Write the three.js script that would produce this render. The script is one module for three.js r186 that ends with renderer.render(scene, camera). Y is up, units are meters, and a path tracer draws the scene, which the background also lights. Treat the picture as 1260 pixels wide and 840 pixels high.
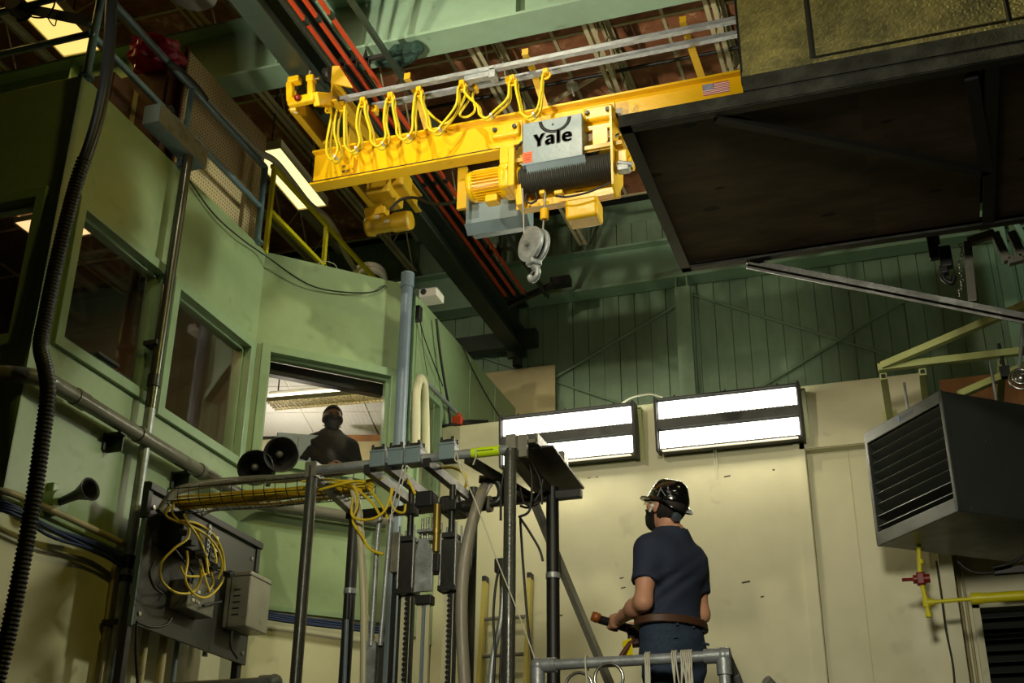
import * as THREE from 'three';
import { RoundedBoxGeometry } from 'three/addons/geometries/RoundedBoxGeometry.js';
import { mergeGeometries, mergeVertices } from 'three/addons/utils/BufferGeometryUtils.js';
import { RectAreaLightUniformsLib } from 'three/addons/lights/RectAreaLightUniformsLib.js';
import { FontLoader } from 'three/addons/loaders/FontLoader.js';
import { TextGeometry } from 'three/addons/geometries/TextGeometry.js';

// ---------------------------------------------------------------- camera, lights, exposure
const scene = new THREE.Scene();
scene.background = new THREE.Color(0x000000);
const D2R = Math.PI / 180;
const EYE = new THREE.Vector3(0, 1.6, 0), FOCAL = 1533;
const camera = new THREE.PerspectiveCamera(2 * Math.atan(420 / FOCAL) / D2R, 1260 / 840, 0.05, 100);
camera.position.copy(EYE);
camera.rotation.set(25.25 * D2R, 18.62 * D2R, 0.52 * D2R, 'YXZ');
camera.updateMatrixWorld();
const renderer = new THREE.WebGLRenderer({ antialias: true });
renderer.toneMapping = THREE.LinearToneMapping;
renderer.toneMappingExposure = 1.0;
renderer.shadowMap.enabled = true;
RectAreaLightUniformsLib.init();

function spot(pos, target, power, color, angle, penumbra, radius) {
  const l = new THREE.SpotLight(color, power, 0, angle, penumbra, 2);
  l.position.set(...pos); l.target.position.set(...target); l.castShadow = true;
  l.shadow.radius = radius; l.shadow.mapSize.set(2048, 2048); l.shadow.camera.near = 0.1; l.shadow.bias = -0.0005;
  scene.add(l, l.target); return l;
}
function bulb(pos, power, color, radius) {
  const l = new THREE.PointLight(color, power, 0, 2);
  l.position.set(...pos); l.castShadow = true; l.shadow.radius = radius; scene.add(l); return l;
}
// work lamp standing low on the left of the hall, aimed up at the crane and roof
spot([-3.9, 3.4, -1.6], [-2.2, 8.75, -7.4], 112, 0xfff4dc, 0.34, 0.5, 3);
// second lamp at mezzanine height on the same side
spot([-3.9, 5.95, -1.6], [-2.2, 6.75, -7.6], 38, 0xfff2d6, 0.46, 0.4, 3);
// high-bay lamps hanging over the hall: in front of the crane, and far right beyond it
spot([-2.3, 8.3, -3.6], [-3.0, 5.9, -7.4], 32, 0xfdf0cc, 0.55, 0.7, 4);
spot([1.7, 6.9, -8.5], [-4.5, 5.3, -7.2], 54, 0xf4f6d6, 0.48, 0.5, 12);
spot([1.4, 8.0, -2.2], [-4.6, 4.2, -6.4], 17, 0xf0dc60, 0.5, 0.8, 8);
// lamp over the top of the panelled box
spot([2.9, 8.3, -1.8], [0.7, 6.2, -4.95], 24, 0xf4e8a8, 0.35, 0.7, 6);
// lamp of the next bay beyond the right end of the platform
bulb([2.1, 7.7, -10.4], 0.9, 0xeaffe6, 4);
// soft light of the hall falling on the storeroom wall
spot([-0.4, 4.4, 0.8], [-1.4, 3.8, -9.2], 86, 0xfff8dc, 0.42, 0.9, 20);

// ---------------------------------------------------------------- helpers
const V = (x, y, z) => new THREE.Vector3(x, y, z);
function rng(seed) { let s = seed >>> 0; return () => { s = (s + 0x6D2B79F5) | 0; let t = Math.imul(s ^ (s >>> 15), 1 | s); t = (t + Math.imul(t ^ (t >>> 7), 61 | t)) ^ t; return ((t ^ (t >>> 14)) >>> 0) / 4294967296; }; }
// the sight line of a point of the photograph, met with a real plane of the hall
const CAMQ = camera.quaternion.clone();
const ray = (px, py) => V((px - 630) / FOCAL, -(py - 420) / FOCAL, -1).applyQuaternion(CAMQ);
const hit = (px, py, t) => ray(px, py).multiplyScalar(t).add(EYE);
const onX = (px, py, x) => { const r = ray(px, py); return r.multiplyScalar((x - EYE.x) / r.x).add(EYE); };
const onY = (px, py, y) => { const r = ray(px, py); return r.multiplyScalar((y - EYE.y) / r.y).add(EYE); };
const onZ = (px, py, z) => { const r = ray(px, py); return r.multiplyScalar((z - EYE.z) / r.z).add(EYE); };

const used = new Map();
function numbered(name) { const n = used.get(name) || 0; used.set(name, n + 1); return n ? `${name}_${String(n).padStart(3, '0')}` : name; }
function shade(o) { o.traverse(m => { if (m.isMesh) { m.castShadow = true; m.receiveShadow = true; } }); return o; }

function clean(g) {
  let q = g.index ? g.toNonIndexed() : g;
  for (const k of Object.keys(q.attributes)) if (!['position', 'normal', 'uv'].includes(k)) q.deleteAttribute(k);
  if (!q.attributes.normal) q.computeVertexNormals();
  if (!q.attributes.uv) q.setAttribute('uv', new THREE.BufferAttribute(new Float32Array(q.attributes.position.count * 2), 2));
  q.morphAttributes = {}; q.clearGroups();
  return q;
}
function boxUV(g, s = 1, ox = 0, oy = 0) {           // uv in metres, projected on the dominant plane of each face
  const p = g.attributes.position, n = g.attributes.normal, uv = g.attributes.uv;
  for (let i = 0; i < p.count; i++) {
    const ax = Math.abs(n.getX(i)), ay = Math.abs(n.getY(i)), az = Math.abs(n.getZ(i));
    if (ay >= ax && ay >= az) uv.setXY(i, p.getX(i) * s + ox, p.getZ(i) * s + oy);
    else if (ax >= az) uv.setXY(i, p.getZ(i) * s + ox, p.getY(i) * s + oy);
    else uv.setXY(i, p.getX(i) * s + ox, p.getY(i) * s + oy);
  }
  return g;
}
function merge(list) {
  const a = (Array.isArray(list) ? list.flat(4) : [list]).map(clean);
  return a.length === 1 ? a[0] : mergeGeometries(a, false);
}
function obj(name, geos, mat, parent = scene, keepUV = false) {
  const g = merge(geos);
  if (!keepUV) boxUV(g, 1);
  const m = new THREE.Mesh(g, mat); m.name = parent === scene ? numbered(name) : childName(parent, name);
  m.castShadow = m.receiveShadow = true; parent.add(m); return m;
}
function childName(parent, name) { const k = parent.children.filter(c => c.name === name || c.name.startsWith(name + '_0')).length; return k ? `${name}_${String(k).padStart(3, '0')}` : name; }
function tag(o, label, category, group, kind) { if (label) o.userData.label = label; if (category) o.userData.category = category; if (group) o.userData.group = group; if (kind) o.userData.kind = kind; return o; }
function thing(name, label, category, pos = [0, 0, 0], turn = 0, group) {
  const o = new THREE.Group(); o.name = numbered(name); scene.add(o);
  if (pos.isVector3) o.position.copy(pos); else o.position.set(...pos);
  o.rotation.y = turn; return tag(o, label, category, group);
}
function struct(name, geos, mat, keep) { const m = obj(name, geos, mat, scene, keep); m.userData.kind = 'structure'; return m; }

// geometry makers --------------------------------------------------
const E3 = new THREE.Euler();
function xf(g, p = [0, 0, 0], r = [0, 0, 0]) { g.applyMatrix4(new THREE.Matrix4().compose(V(...(p.isVector3 ? p.toArray() : p)), new THREE.Quaternion().setFromEuler(E3.set(r[0], r[1], r[2], 'YXZ')), V(1, 1, 1))); return g; }
const box = (w, h, d, p, r) => xf(new THREE.BoxGeometry(w, h, d), p, r);
const rbox = (w, h, d, rad, p, r, seg = 2) => xf(new RoundedBoxGeometry(w, h, d, seg, Math.min(rad, w * .49, h * .49, d * .49)), p, r);
const vv = p => p.isVector3 ? p : V(...p);
function along(g, a, b, up) {                        // lays a geometry made along +Y between a and b
  a = vv(a); b = vv(b);
  const y = b.clone().sub(a).normalize(); let z = up ? vv(up).clone() : Math.abs(y.y) > 0.9 ? V(0, 0, 1) : V(0, 1, 0);
  const x = new THREE.Vector3().crossVectors(y, z).normalize(); z = new THREE.Vector3().crossVectors(x, y);
  const m = new THREE.Matrix4().makeBasis(x, y, z); m.setPosition(a.clone().add(b).multiplyScalar(.5));
  g.applyMatrix4(m); return g;
}
const dist = (a, b) => vv(a).distanceTo(vv(b));
const rod = (a, b, r, r2 = r, seg = 12) => along(new THREE.CylinderGeometry(r2, r, dist(a, b), seg), a, b);
// bar: w across (x), h along the up vector
const bar = (a, b, w, h, up) => along(new THREE.BoxGeometry(w, dist(a, b), h), a, b, up);
const rbar = (a, b, w, h, rad, up) => along(new RoundedBoxGeometry(w, dist(a, b), h, 2, rad), a, b, up);
function tube(pts, r, seg = 40, rad = 8, closed = false, tension = 0.5) {
  return new THREE.TubeGeometry(new THREE.CatmullRomCurve3(pts.map(vv), closed, 'centripetal', tension), seg, r, rad, closed);
}
function capTube(pts, r, seg = 40, rad = 10) {
  const p = pts.map(vv), g = tube(p, r, seg, rad), d = (a, b, k) => new THREE.CylinderGeometry(r, r, .001, rad);
  return [g, along(d(), p[0], p[0].clone().add(p[1].clone().sub(p[0]).setLength(.001))), along(d(), p.at(-1), p.at(-1).clone().add(p.at(-1).clone().sub(p.at(-2)).setLength(.001)))];
}
function lathe(prof, a, b, seg = 24) {               // profile [r, t] with t from 0 to 1 of the way from a to b
  const L = dist(a, b);
  return along(new THREE.LatheGeometry(prof.map(([r, t]) => new THREE.Vector2(Math.max(r, 1e-4), (t - .5) * L)), seg), a, b);
}
function plate(pts, depth, p, r, bevel = 0, holes = []) {
  const s = new THREE.Shape(pts.map(q => new THREE.Vector2(...q)));
  for (const h of holes) s.holes.push(new THREE.Path(h.map(q => new THREE.Vector2(...q))));
  return xf(new THREE.ExtrudeGeometry(s, { depth, bevelEnabled: bevel > 0, bevelThickness: bevel, bevelSize: bevel, bevelSegments: 2, steps: 1, curveSegments: 10 }), p, r);
}
const rect = (x0, y0, x1, y1) => [[x0, y0], [x1, y0], [x1, y1], [x0, y1]];
function ibeam(a, b, h, w, tw, tf, up) {             // I-section, h tall
  const L = dist(a, b);
  return [[w, tf, h / 2 - tf / 2], [w, tf, -h / 2 + tf / 2], [tw, h - 2 * tf, 0]].map(([x, z, o]) => along(new THREE.BoxGeometry(x, L, z).translate(0, 0, o), a, b, up));
}
function bolt(p, dir, r = .012, h = .012) { const a = vv(p), b = a.clone().add(vv(dir).clone().setLength(h)); return rod(a, b, r, r, 6); }

// textures ----------------------------------------------------------
function noiseField(seed) {
  const R = rng(seed), N = 64, t = new Float32Array(N * N).map(() => R());
  const at = (x, y, per) => t[((y % per + per) % per) * N % (N * N) + ((x % per + per) % per)];
  const n1 = (u, v, per) => { const x = u * per, y = v * per, i = Math.floor(x), j = Math.floor(y), f = x - i, g = y - j, a = f * f * (3 - 2 * f), b = g * g * (3 - 2 * g); return (at(i, j, per) * (1 - a) + at(i + 1, j, per) * a) * (1 - b) + (at(i, j + 1, per) * (1 - a) + at(i + 1, j + 1, per) * a) * b; };
  return (u, v, per = 4, oct = 4) => { let s = 0, a = .5, w = 0; for (let o = 0; o < oct && per <= 64; o++, per *= 2, a *= .55) { s += a * n1(u, v, per); w += a; } return s / w; };
}
function tex(size, fn, srgb = true, repeat = 1) {
  const d = new Uint8Array(size * size * 4);
  for (let j = 0; j < size; j++) for (let i = 0; i < size; i++) {
    const c = fn(i / size, j / size), k = (j * size + i) * 4;
    for (let q = 0; q < 3; q++) d[k + q] = Math.max(0, Math.min(255, Math.round((Array.isArray(c) ? c[q] : c) * 255)));
    d[k + 3] = 255;
  }
  const t = new THREE.DataTexture(d, size, size); t.wrapS = t.wrapT = THREE.RepeatWrapping; t.magFilter = THREE.LinearFilter; t.minFilter = THREE.LinearMipmapLinearFilter; t.generateMipmaps = true;
  if (srgb) t.colorSpace = THREE.SRGBColorSpace; t.repeat.set(repeat, repeat); t.needsUpdate = true; return t;
}
const hex = h => [(h >> 16 & 255) / 255, (h >> 8 & 255) / 255, (h & 255) / 255];
const mixc = (a, b, t) => a.map((x, i) => x + (b[i] - x) * t);
// worn paint: broad blotches, fine grain, a few scuffs
function paint(color, { vary = .10, rough = .55, metal = 0, seed = 1, size = 256, rep = .5, scuff = 0, scuffColor = 0x3a382c, bump = .0006, streak = 0 } = {}) {
  const n = noiseField(seed), c = hex(color), sc = hex(scuffColor);
  const map = tex(size, (u, v) => {
    const a = n(u, v, 4, 3) - .5, b = n(u + .37, v + .11, 32, 2) - .5, st = streak ? n(u, v * .13, 32, 2) - .5 : 0;
    let k = 1 + vary * (1.5 * a + .6 * b + streak * st), q = c.map(x => x * k);
    if (scuff) { const s = n(u * 1.0, v * 1.0 + .3, 16, 3), s2 = n(v, u, 8, 2); if (s > .70 && s2 > .55) q = mixc(q, sc, scuff * Math.min(1, (s - .70) * 9)); }
    return q;
  }, true, rep);
  const rm = tex(128, (u, v) => [1, Math.min(1, rough * (.85 + .5 * (n(u, v, 8, 3) - .35))), metal], false, rep);
  const bm = tex(128, (u, v) => n(u, v, 32, 2), false, rep * 2);
  return new THREE.MeshStandardMaterial({ map, roughness: 1, roughnessMap: rm, metalness: metal, bumpMap: bump ? bm : null, bumpScale: bump });
}
const plain = (color, rough = .5, metal = 0, extra = {}) => new THREE.MeshStandardMaterial({ color, roughness: rough, metalness: metal, ...extra });
// ---------------------------------------------------------------- materials
const M = {
  green: paint(0x8ca279, { vary: .08, rough: .42, seed: 3, rep: .6, scuff: .15, scuffColor: 0x55633f, bump: .0008 }),
  greenTrim: paint(0x86a07c, { vary: .08, rough: .38, seed: 4, rep: .8 }),
  greenSteel: paint(0x8fae92, { vary: .10, rough: .45, seed: 5, rep: .5, scuff: .3, scuffColor: 0x4d5f4c }),
  siding: paint(0x7d967b, { vary: .08, rough: .5, seed: 6, rep: .7, streak: .8 }),
  darkGreen: paint(0x2f3a30, { vary: .15, rough: .5, seed: 7, rep: .6 }),
  cream: paint(0xcac7a4, { vary: .05, rough: .5, seed: 8, rep: .35, scuff: .12, scuffColor: 0x6a6650, bump: .001, streak: .3 }),
  tan: paint(0xb3a67c, { vary: .08, rough: .55, seed: 9, rep: .5 }),
  concrete: paint(0x6f6c64, { vary: .2, rough: .8, seed: 10, rep: .3 }),
  yellow: paint(0xe6b60e, { vary: .05, rough: .34, seed: 11, rep: .7, scuff: .35, scuffColor: 0x8a6410 }),
  yellowDull: paint(0xc09a16, { vary: .08, rough: .42, seed: 12, rep: .8 }),
  railYellow: paint(0xdcd21a, { vary: .08, rough: .45, seed: 13, rep: 1 }),
  steel: paint(0x8e9290, { vary: .18, rough: .4, metal: .45, seed: 14, rep: 1.5 }),
  drumSteel: paint(0x5b5c58, { vary: .1, rough: .5, metal: .6, seed: 33, rep: 2 }),
  galv: paint(0x9aa0a2, { vary: .25, rough: .45, metal: .4, seed: 15, rep: 3 }),
  greyPaint: paint(0x788a90, { vary: .05, rough: .4, seed: 16, rep: .8 }),
  darkSteel: paint(0x3a3b38, { vary: .2, rough: .45, metal: .55, seed: 17, rep: 2 }),
  postPaint: paint(0x4b4c45, { vary: .15, rough: .35, metal: .3, seed: 18, rep: 2 }),
  greyHose: paint(0x8f897a, { vary: .12, rough: .5, seed: 34, rep: 2, bump: 0 }), ladder: paint(0xb3a552, { vary: .12, rough: .5, seed: 35, rep: 2, bump: 0 }),
  darkConduit: plain(0x55564e, .28, .7), scuff: plain(0x4c4838, .8), black: plain(0x101110, .5), rubber: plain(0x16191a, .6), hose: plain(0x14181c, .42),
  pipeGrey: paint(0x76756a, { vary: .15, rough: .32, seed: 19, rep: 1.5 }),
  conduitBlue: paint(0x6f7f8e, { vary: .08, rough: .4, seed: 20, rep: 1 }),
  railBlue: paint(0x57707a, { vary: .12, rough: .4, seed: 21, rep: 1 }),
  cableYellow: plain(0xd9c21a, .45), cordYellow: plain(0xe3c62c, .4), cableBlack: plain(0x121212, .5), cableWhite: plain(0xc9c6b4, .5), cableBlue: plain(0x1b2c52, .5),
  orange: plain(0xc8441a, .45), tubeGreen: paint(0xb6be7a, { vary: .08, rough: .4, seed: 22, rep: 1 }),
  joist: paint(0xcfc6a0, { vary: .12, rough: .55, seed: 23, rep: 1 }), tube: plain(0xb4b0a0, .5), white: plain(0xd8d6cc, .5), chrome: plain(0xb5b5b0, .25, .95),
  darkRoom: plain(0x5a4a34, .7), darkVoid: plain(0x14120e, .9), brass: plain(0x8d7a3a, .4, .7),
  heater: paint(0x444844, { vary: .08, rough: .4, metal: .25, seed: 24, rep: 1 }),
  glassClear: new THREE.MeshPhysicalMaterial({ color: 0xffffff, roughness: .02, transmission: 1, thickness: 0, ior: 1.15 }),
  glassDim: new THREE.MeshPhysicalMaterial({ color: 0xffffff, roughness: .03, transmission: 1, thickness: 0, ior: 1.5 }),
};
// brown faced insulation of the ceiling: mottled foil paper
const nIns = noiseField(51);
M.insul = new THREE.MeshStandardMaterial({
  map: tex(512, (u, v) => { const a = nIns(u, v, 8, 4), b = nIns(u + .4, v + .2, 32, 2), c = nIns(v, u, 4, 3); let q = mixc([.58, .37, .25], [.80, .55, .39], (a - .2) * 1.2); if (a > .58 && b > .5) q = mixc(q, [.90, .72, .58], (a - .58) * 4); return mixc(q, [.18, .08, .05], Math.max(0, c - .52) * 1.4); }, true, 1.1), roughness: .6, bumpMap: tex(256, (u, v) => nIns(u, v, 16, 3), false, 1.1), bumpScale: .004,
});
// plywood with knots
const nPly = noiseField(61);
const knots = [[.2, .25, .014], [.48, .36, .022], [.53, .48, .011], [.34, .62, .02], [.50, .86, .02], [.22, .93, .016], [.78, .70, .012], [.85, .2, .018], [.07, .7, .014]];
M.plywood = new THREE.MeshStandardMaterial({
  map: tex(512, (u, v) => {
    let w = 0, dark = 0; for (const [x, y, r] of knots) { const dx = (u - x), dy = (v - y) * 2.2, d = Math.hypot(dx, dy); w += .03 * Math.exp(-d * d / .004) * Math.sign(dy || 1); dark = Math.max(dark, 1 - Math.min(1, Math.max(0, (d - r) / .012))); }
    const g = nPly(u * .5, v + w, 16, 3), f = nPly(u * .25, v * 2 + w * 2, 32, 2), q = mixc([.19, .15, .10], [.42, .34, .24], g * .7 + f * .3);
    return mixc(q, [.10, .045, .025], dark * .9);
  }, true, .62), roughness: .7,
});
const nMet = noiseField(71);
M.zincPanel = new THREE.MeshStandardMaterial({ map: tex(512, (u, v) => { const a = nMet(u, v, 16, 3), b = nMet(u + .3, v, 4, 3), c = nMet(u, v + .5, 64, 1); return mixc([.34, .33, .22], [.62, .58, .36], Math.max(0, Math.min(1, (a * .5 + b * .7 + c * .25 - .35) * 1.3))); }, true, .8), roughness: .45, metalness: .35, bumpMap: tex(256, (u, v) => nMet(u, v, 64, 1), false, 1.6), bumpScale: .002 });
M.pegboard = new THREE.MeshStandardMaterial({ map: tex(128, (u, v) => { const d = Math.hypot((u * 4 % 1) - .5, (v * 4 % 1) - .5); return d < .22 ? [.34, .29, .20] : [.80, .73, .56]; }, true, 8), roughness: .7 });
M.tile = new THREE.MeshStandardMaterial({ color: 0xd9dbd8, roughness: .8, bumpMap: tex(128, (u, v) => Math.hypot((u * 8 % 1) - .5, (v * 8 % 1) - .5) < .2 ? 0 : 1, false, 3), bumpScale: .003 });
M.card = paint(0x5e3a20, { vary: .12, rough: .8, seed: 26, rep: 1 });
M.woodPanel = paint(0x9a6a3a, { vary: .2, rough: .6, seed: 27, rep: .6, streak: .8 });
const glow = (color, k) => new THREE.MeshStandardMaterial({ color: 0x111111, emissive: color, emissiveIntensity: k, roughness: .6 });

// ---------------------------------------------------------------- the hall: floor, ceiling, outer walls
const YC = 8.72;                                      // underside of the roof insulation
struct('floor', box(18, .2, 22, [-3, -.1, -4]), M.concrete);
const ceiling = struct('ceiling', box(18, .2, 22, [-3, YC + .16, -4]), M.darkVoid);
struct('wall_left', box(.2, 9, 22, [-11, 4.4, -4]), M.tan);
struct('wall_right', box(.2, 9, 22, [5, 4.4, -4]), M.siding);
struct('wall_rear', box(18, 9, .2, [-3, 4.4, 6.6]), M.tan);
const jx = [-8.86, -7.88, -6.90, -5.92, -4.94, -3.96, -2.98, -2.0, -1.02, -.04, .94, 1.92];
const stripZ = [-11.2, -9.95, -8.46, -7.1, -5.6, -4.1, -2.6];
{ // insulation boards between the joists, seams covered by pale strips
  for (let i = 0; i + 1 < jx.length; i++) for (let k = 0; k + 1 < stripZ.length; k++) for (const h of [0, 1]) {
    const w = .49, x = jx[i] + .245 + h * .49, z0 = stripZ[k], z1 = stripZ[k + 1], d = z1 - z0;
    const b = obj('insulation_board', boxUV(clean(box(w - .012, .05, d - .012, [0, 0, 0])), 1, i * .37 + h * .61, k * .53), M.insul, ceiling, true);
    b.position.set(x, YC + .03, (z0 + z1) / 2);
  }
  for (const z of stripZ) obj('seam_strip', box(11.2, .012, .028, [-3.3, YC, z]), M.joist, ceiling);
  for (let i = 0; i + 1 < jx.length; i++) obj('seam_strip', box(.03, .012, 8.6, [jx[i] + .49, YC + .001, -6.9]), M.joist, ceiling);
}
// back wall: upright ribbed siding boards on a solid wall
const ZS = -11.4;
const wallBack = struct('wall_back', box(18, 9, .2, [-3, 4.4, ZS - .14]), M.siding);
{
  const w = .1667, gs = [0, 1, 2].map(k => boxUV(clean(plate([[-w / 2 + .006, 0], [w / 2 - .006, 0], [w / 2 - .006, 4.2], [-w / 2 + .006, 4.2]], .03, [0, 0, 0], [0, 0, 0], .004)), 1, k * .31, k * .17));
  for (let i = 0; i < 50; i++) {
    const x = -5.75 + i * w; const m = obj('siding_board', gs[i % 3].clone(), M.siding, wallBack, true);
    m.position.set(x, 4.3, ZS - .035 - (i % 3 ? .012 : 0));
  }
}
// low storeroom with cream walls in front of the back wall
const ZW = -9.2, YW = 5.45, XR = .21;
const wallRoom = struct('wall_storeroom', plate(rect(-3.75, 0, XR, YW), .12, [0, 0, ZW - .12], [0, 0, 0], .003, [rect(-.73, .9, XR - .09, 4.93)]), M.cream);
obj('recessed_panel', plate(rect(-.75, .88, XR - .07, 4.95), .02, [0, 0, ZW - .115]), M.cream, wallRoom);
{
  const c = obj('casing', [box(.085, 4.1, .022, [-.775, 2.93, ZW + .008]), box(.94, .085, .022, [-.30, 4.975, ZW + .008])], M.cream, wallRoom);
  obj('roof_deck', box(XR + 3.7, .05, 2.05, [(XR - 3.7) / 2, YW - .03, ZW - 1.15]), M.cream, wallRoom);
  obj('end_wall', box(.1, YW - .06, 2.0, [XR - .05, (YW - .06) / 2, ZW - 1.13]), M.cream, wallRoom);
  for (const [px, py, w, h] of [[918, 716, 10, 2.2], [938, 734, 4, 2], [765, 711, 5, 1.5], [767, 723, 6, 1.5], [895, 586, 8, 2], [706, 586, 5, 1.4], [725, 588, 4, 1.2], [735, 587, 3, 1.2], [690, 757, 5, 2], [952, 578, 3, 2], [862, 700, 3, 2]]) { const q = onZ(px, py, ZW); obj('scuff_mark', box(w * .0062, h * .0062, .002, [q.x, q.y, ZW + .0025], [0, 0, .12]), M.scuff, wallRoom); }
  obj('panel_seam', [box(.004, 4.0, .004, [-.42, 2.93, ZW - .0935])], M.tan, wallRoom);
}
// set-back wall with the louvred opening to the right of the storeroom
const wallLouver = struct('wall_louver', plate(rect(XR, 0, 4.9, 4.75), .12, [0, 0, -9.72], [0, 0, 0], 0, [rect(.36, 2.0, 2.4, 3.72)]), M.cream);
const louver = struct('window_4', [box(.05, 1.84, .10, [.335, 2.86, -9.58]), box(2.14, .05, .10, [1.38, 3.745, -9.58]), box(2.14, .05, .10, [1.38, 1.975, -9.58])], M.cream);
obj('backing', box(2.04, 1.72, .01, [1.38, 2.86, -9.70]), M.darkVoid, louver);
for (let k = 0; k < 22; k++) obj('louver_slat', box(2.04, .008, .075, [1.38, 2.04 + k * .078, -9.62], [.62, 0, 0]), M.heater, louver);

// ---------------------------------------------------------------- raised control room
const XB = -4.58, ZA = -5.15, ZB = -7.5, YF = 3.62, YT = 6.4, XD = XB + 1.18 * Math.SQRT1_2, ZD = ZB - 1.18 * Math.SQRT1_2;
const winA = rect(-4.725, 4.62, -6.6, 5.53), win1 = rect(5.36, 4.68, 6.235, 5.545), win2 = rect(6.42, 4.65, 7.40, 5.53);
const wallA = struct('wall_control_near', plate(rect(-9, YF, XB, YT), .12, [0, 0, ZA - .12], [0, 0, 0], .002, [winA]), M.green);
// walls along z are drawn with -z to the right
const wallB = struct('wall_control_side', plate(rect(-ZA + .119, YF, -ZB, YT), .12, [XB - .12, 0, 0], [0, Math.PI / 2, 0], .002, [win1, win2]), M.green);
const TC = Math.PI / 4;                               // the corner wall stands at 45 degrees
const cw = (s, y, off = 0) => V(XB + s * Math.SQRT1_2 + off * Math.SQRT1_2, y, ZB - s * Math.SQRT1_2 + off * Math.SQRT1_2);
const wallC = struct('wall_control_corner', plate(rect(0, YF, 1.18, YT), .12, [0, 0, -.12], [0, 0, 0], .002, [rect(.11, 4.72, 1.10, 5.55)]), M.green);
wallC.position.set(XB, 0, ZB); wallC.rotation.y = TC;
const wallD = struct('wall_control_far', plate(rect(-ZD, YF, -ZS, YT + .03), .12, [XD - .12, 0, 0], [0, Math.PI / 2, 0], .002, [rect(8.72, 4.8, 9.14, 5.62)]), M.green);
// battens and seams on the control room walls
const inwall = [[wallB, 6.33]];
obj('panel_batten', [box(.012, .9, .012, [0, 5.98, -6.33])].map(g => g.translate(XB + .004, 0, 0)), M.greenTrim, wallB);
for (const [z, w] of [[-8.62, .012], [-9.05, .012], [-9.9, .008], [-10.6, .008]]) obj('panel_batten', box(.008, 1.5, w, [XD + .003, 5.66, z]), M.greenTrim, wallD);
obj('corner_bead', [box(.03, YT - YF, .006, [XB - .014, (YT + YF) / 2, ZA + .004])], M.greenTrim, wallA);
// frames, sills and glass
function windowFrame(n, pts, z, rot, pos, fw = .06) {   // pts: opening in wall coordinates
  const xs = pts.map(p => p[0]), ys = pts.map(p => p[1]), x0 = Math.min(...xs), x1 = Math.max(...xs), y0 = Math.min(...ys), y1 = Math.max(...ys);
  const f = struct('window_' + n, plate(rect(x0 - fw, y0 - fw, x1 + fw, y1 + fw), .03, [0, 0, 0], [0, 0, 0], .004, [rect(x0, y0, x1, y1)]), M.greenTrim);
  obj('inner_stop', plate(rect(x0 - .001, y0 - .001, x1 + .001, y1 + .001), .06, [0, 0, -.09], [0, 0, 0], 0, [rect(x0 + .025, y0 + .025, x1 - .025, y1 - .025)]), M.greenTrim, f);
  f.position.set(...pos); f.rotation.y = rot; return [f, x0, y0, x1, y1];
}
{
  for (const [n, pts, rot, pos] of [[1, winA, 0, [0, 0, ZA]], [2, win1, Math.PI / 2, [XB, 0, 0]], [3, win2, Math.PI / 2, [XB, 0, 0]], [5, rect(.11, 4.72, 1.10, 5.55), TC, [XB, 0, ZB]]]) {
    const [f, x0, y0, x1, y1] = windowFrame(n, pts, 0, rot, pos);
    if (n !== 5) obj('glass_pane', box(x1 - x0 - .04, y1 - y0 - .04, .005, [(x0 + x1) / 2, (y0 + y1) / 2, -.05]), M.glassDim, f);
    else obj('glass_pane', box(x1 - x0 - .04, y1 - y0 - .04, .005, [(x0 + x1) / 2, (y0 + y1) / 2, -.06]), M.glassClear, f);
  }
  { const bl = obj('blind_box', rbox(1.0, .10, .08, .006, [.605, 5.50, -.19]), M.black); bl.position.set(XB, 0, ZB); bl.rotation.y = TC; tag(bl, 'dark rolled blind along the top of the corner window', 'blind'); }
  const f6 = struct('window_6', plate(rect(8.68, 4.76, 9.18, 5.66), .03, [0, 0, 0], [0, 0, 0], .003, [rect(8.72, 4.8, 9.14, 5.62)]), M.greenTrim);
  f6.rotation.y = Math.PI / 2; f6.position.set(XD, 0, 0);
  obj('glass_pane', box(.42, .82, .005, [8.93, 5.21, -.05]), M.glassDim, f6);
}
// rooms behind the glass: floor and roof slabs, inner linings
const slab = (name, pts, y0, y1, mat) => struct(name, (() => { const s = plate(pts, y1 - y0); s.rotateX(Math.PI / 2); s.translate(0, y1, 0); return s; })(), mat);
const plan = [[-9, ZA - .1], [XB - .06, ZA - .1], [XB - .06, ZB - .02], [XD - .06, ZD], [XD - .06, ZS + .02], [-9, ZS + .02]];
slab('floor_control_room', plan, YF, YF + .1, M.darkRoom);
slab('ceiling_roof_slab', plan, YT - .14, YT - .01, M.green);
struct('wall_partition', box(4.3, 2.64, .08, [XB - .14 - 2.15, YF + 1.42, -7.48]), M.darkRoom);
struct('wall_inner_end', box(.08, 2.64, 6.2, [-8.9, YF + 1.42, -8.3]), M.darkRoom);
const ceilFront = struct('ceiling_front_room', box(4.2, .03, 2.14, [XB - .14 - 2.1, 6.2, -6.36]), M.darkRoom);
for (const z of [-5.7, -6.3, -6.9]) obj('tile_bar', box(4.2, .012, .025, [XB - 2.24, 6.183, z]), M.tan, ceilFront);
for (const x of [-5.2, -5.8, -6.4, -7.0]) obj('tile_bar', box(.025, .012, 2.14, [x, 6.182, -6.36]), M.tan, ceilFront);
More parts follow.
